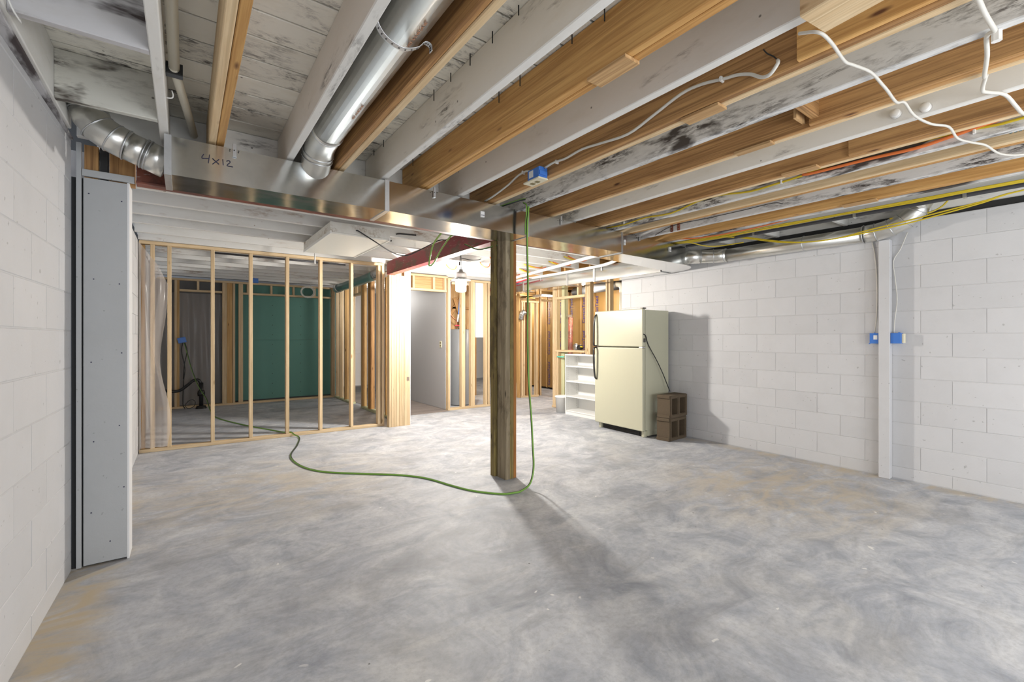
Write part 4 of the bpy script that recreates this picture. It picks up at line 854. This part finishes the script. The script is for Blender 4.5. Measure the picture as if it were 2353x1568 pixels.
wb1 = root('wall_outlet', 'blue outlet box on the left side of the white pilaster', 'outlet', (5.24, 1.40, 1.24)); box('shell', 5.215, 5.262, 1.357, 1.428, 1.238, 1.335, M['blue'], wb1, .004); box('label_sticker', 5.2135, 5.2152, 1.368, 1.398, 1.275, 1.315, M['sticker'], wb1, .0004)
box('tab', 5.22, 5.23, 1.385, 1.395, 1.333, 1.340, M['blue'], wb1, .001); box('tab', 5.22, 5.23, 1.425, 1.435, 1.232, 1.239, M['blue'], wb1, .001)
wb2 = root('wall_outlet', 'blue outlet box with beige outlet on the right side of the white pilaster', 'outlet', (5.23, 1.22, 1.24)); box('shell', 5.205, 5.262, 1.192, 1.271, 1.240, 1.335, M['blue'], wb2, .004); box('receptacle', 5.21, 5.245, 1.170, 1.192, 1.245, 1.328, M['almond'], wb2, .004)
box('tab', 5.203, 5.206, 1.20, 1.215, 1.334, 1.341, M['blue'], wb2, .001)
tag(tube('thin_wall_wire', [(5.25, 1.16, 2.24), (5.255, 1.21, 2.10), (5.262, 1.262, 1.998), (5.258, 1.25, 1.84), (5.258, 1.235, 1.64), (5.256, 1.252, 1.45), (5.25, 1.255, 1.33)], .0045, M['white_jacket'], None, 6, 4), 'thin white wire down to the outlet on the right of the pilaster', 'cable')
tag(tube('thin_wall_wire', [(5.27, 1.43, 2.24), (5.272, 1.40, 2.06), (5.272, 1.385, 1.8), (5.27, 1.388, 1.5), (5.255, 1.40, 1.33)], .0045, M['white_jacket'], None, 6, 4), 'thin white wire down to the outlet on the left of the pilaster', 'cable')
# far conduits and stub cables
tag(tube('ceiling_conduit', [(5.02, 8.0, 2.33), (4.64, 6.18, 2.34), (4.264, 4.06, 2.345), (4.22, 3.8, 2.345)], .022, M['pvc_white'], None, 10, 1), 'straight white plastic pipe under the far joists beyond the duct', 'pipe')
tag(tube('ceiling_conduit', [(5.0, 8.2, 2.36), (5.0, 6.5, 2.36), (4.985, 5.5, 2.355), (4.94, 4.7, 2.35), (4.85, 4.3, 2.35), (4.68, 4.0, 2.355), (4.45, 3.86, 2.36)], .022, M['pvc_white'], None, 10, 4), 'curved white plastic pipe beside the branch duct', 'pipe')
rr = random.Random(11)
lab = ['beside the branch duct start', 'between the two white pipes', 'near the curved white pipe', 'left of the straight white pipe', 'above the curved white pipe bend', 'farthest along the branch duct']
k = 0
for (x, yq) in ((4.75, 4.29), (4.60, 4.72), (4.70, 5.16), (4.55, 5.58), (4.82, 6.05), (4.7, 6.48)):
    for mm, c in (('orange', 'orange'), ('yellow', 'yellow')):
        d = rr.uniform(-.04, .04); s = -.05 if mm == 'yellow' else .03
        tag(tube('cable_stub', [(x - .24 + s, yq - .05, 2.44 + d * .4), (x - .12 + s, yq - .09, 2.405), (x + .05 + s, yq - .07, 2.41), (x + .18 + s, yq - .02, 2.45)], .009, M[mm], None, 7, 4), c + ' cable ends poking through a far joist ' + lab[k], 'cable', 'cable ends in the far joists')
    k += 1
for i, (x, yq) in enumerate(((3.35, 5.14), (3.45, 5.56), (3.15, 6.03))):
    tag(tube('cable_stub', [(x, yq, 2.42), (x + .06, yq - .05, 2.33), (x + .16, yq - .04, 2.34), (x + .2, yq, 2.42)], .008, M['orange'], None, 7, 4), 'orange wire loop above the hanging lamp, ' + ('nearest the post', 'over the shade', 'behind the lamp cord')[i], 'cable')
tag(tube('red_tube', [(4.98, 8.6, 2.27), (4.97, 7.6, 2.28), (4.95, 6.8, 2.30), (4.90, 6.2, 2.335)], .012, M['red'], None, 8, 4), 'red water tube beside the far end of the branch duct', 'pipe')
tag(tube('blue_tube', [(4.93, 8.5, 2.30), (4.92, 7.6, 2.32), (4.90, 6.9, 2.35)], .012, M['blue_tube'], None, 8, 4), 'blue water tube beside the red water tube', 'pipe')
tag(tube('wall_hook', [(-.486, 2.18, 2.46), (-.47, 2.20, 2.40), (-.46, 2.25, 2.385), (-.465, 2.275, 2.40)], .008, M['pvc_white'], None, 4, 3, flatr=.003), 'white plastic hook on the rim board at the upper left corner', 'hook')
for i, yq in enumerate((3.21, 3.0, 2.5)):
    pass

# small things joined as stuff
for o in list(bpy.data.objects):
    if o.name.split('.')[0] in ('nail_holes', 'screws', 'peg_holes', 'bolt', 'barcode', 'grade_stamp'): o['kind'] = 'stuff'
rr = random.Random(21); B = []
for x in (1.095, 1.39, 1.708, 2.005, 2.33, 2.66):
    yq = .3
    while yq < 3.2:
        if rr.random() < .55: B.append((x - .012, x - .008, yq, yq + .004, 2.59 - rr.random() * .02, 2.632))
        yq += .19
o = multi('nail_tips', B, M['black'], ceil); o['kind'] = 'stuff'
def text_on(name, body, size, p, xd, zd, mt, parent):
    fc = bpy.data.curves.new(name, 'FONT'); fc.body = body; fc.size = size; fc.extrude = .0004; fc.materials.append(mt)
    o = bpy.data.objects.new(name, fc); X_, Z_ = Vector(xd).normalized(), Vector(zd).normalized(); Y_ = Z_.cross(X_)
    return place(as_mesh(o, name), p, parent, Matrix((X_, Y_, Z_)).transposed().to_euler())
M['pipe_ink'] = flat('pipe_ink', (.45, .22, .12), .6)
n_ = Vector((.30, 0, -.95)).normalized()
for yq in (1.62, 2.32):
    text_on('printed_text', 'HCP  6 X 60 GA 30', .020, Vector((.668, yq, 2.487)) + n_ * .0868, (0, -1, 0), n_, M['pipe_ink'], p1)

for x in (2.6925,): tag(box('corner_strip', x + .0005, x + .008, 6.25, 6.345, .001, 2.384, M['bead'], colm, .001), 'white drywall edge on the column')
tag(tube('thin_wire', [(4.103, 3.0, 2.40), (4.10, 2.83, 2.45), (4.10, 2.66, 2.462), (4.10, 2.45, 2.455), (4.10, 2.05, 2.452), (4.10, 1.80, 2.455), (4.10, 1.72, 2.43)], .003, M['black'], None, 6, 4), 'thin black wire along a painted joist side near the trunk duct end', 'cable')
for i, yq in enumerate((2.70, 2.78)):
    o = root('old_bracket', ('rusty metal bracket on a painted joist near the duct end, right one of the pair', 'rusty metal bracket on a painted joist near the duct end, left one of the pair')[i], 'bracket', (4.10, yq, 2.395))
    box('plate', 4.098, 4.107, yq, yq + .03, 2.398, 2.475, M['girder_rust'], o, .002)
    multi('bolt_heads', [(4.094, 4.099, yq + .01, yq + .02, z, z + .009) for z in (2.41, 2.44)], M['galv_plate'], o)['kind'] = 'stuff'
M['teal_ink'] = flat('teal_ink', (.06, .18, .24), .6)
o = multi('grade_stamp', [(3.7885, 3.7898, .38 - k * .018, .392 - k * .018, 2.452 + z, 2.452 + z + h) for k in range(6) for z, h in (((0, .018), (.024, .03)), ((0, .03), (.038, .014)))[k % 2]], M['teal_ink'], ceil); o['kind'] = 'stuff'
tag(tube('orange_loop', [(5.95, 5.0, 1.95), (5.97, 4.98, 1.88), (6.0, 4.93, 1.86), (6.0, 4.90, 1.93), (6.0, 4.88, 2.05), (6.0, 4.87, 2.39)], .007, M['orange'], None, 6, 4), 'orange wire loop hanging in the workshop behind the fridge', 'cable')
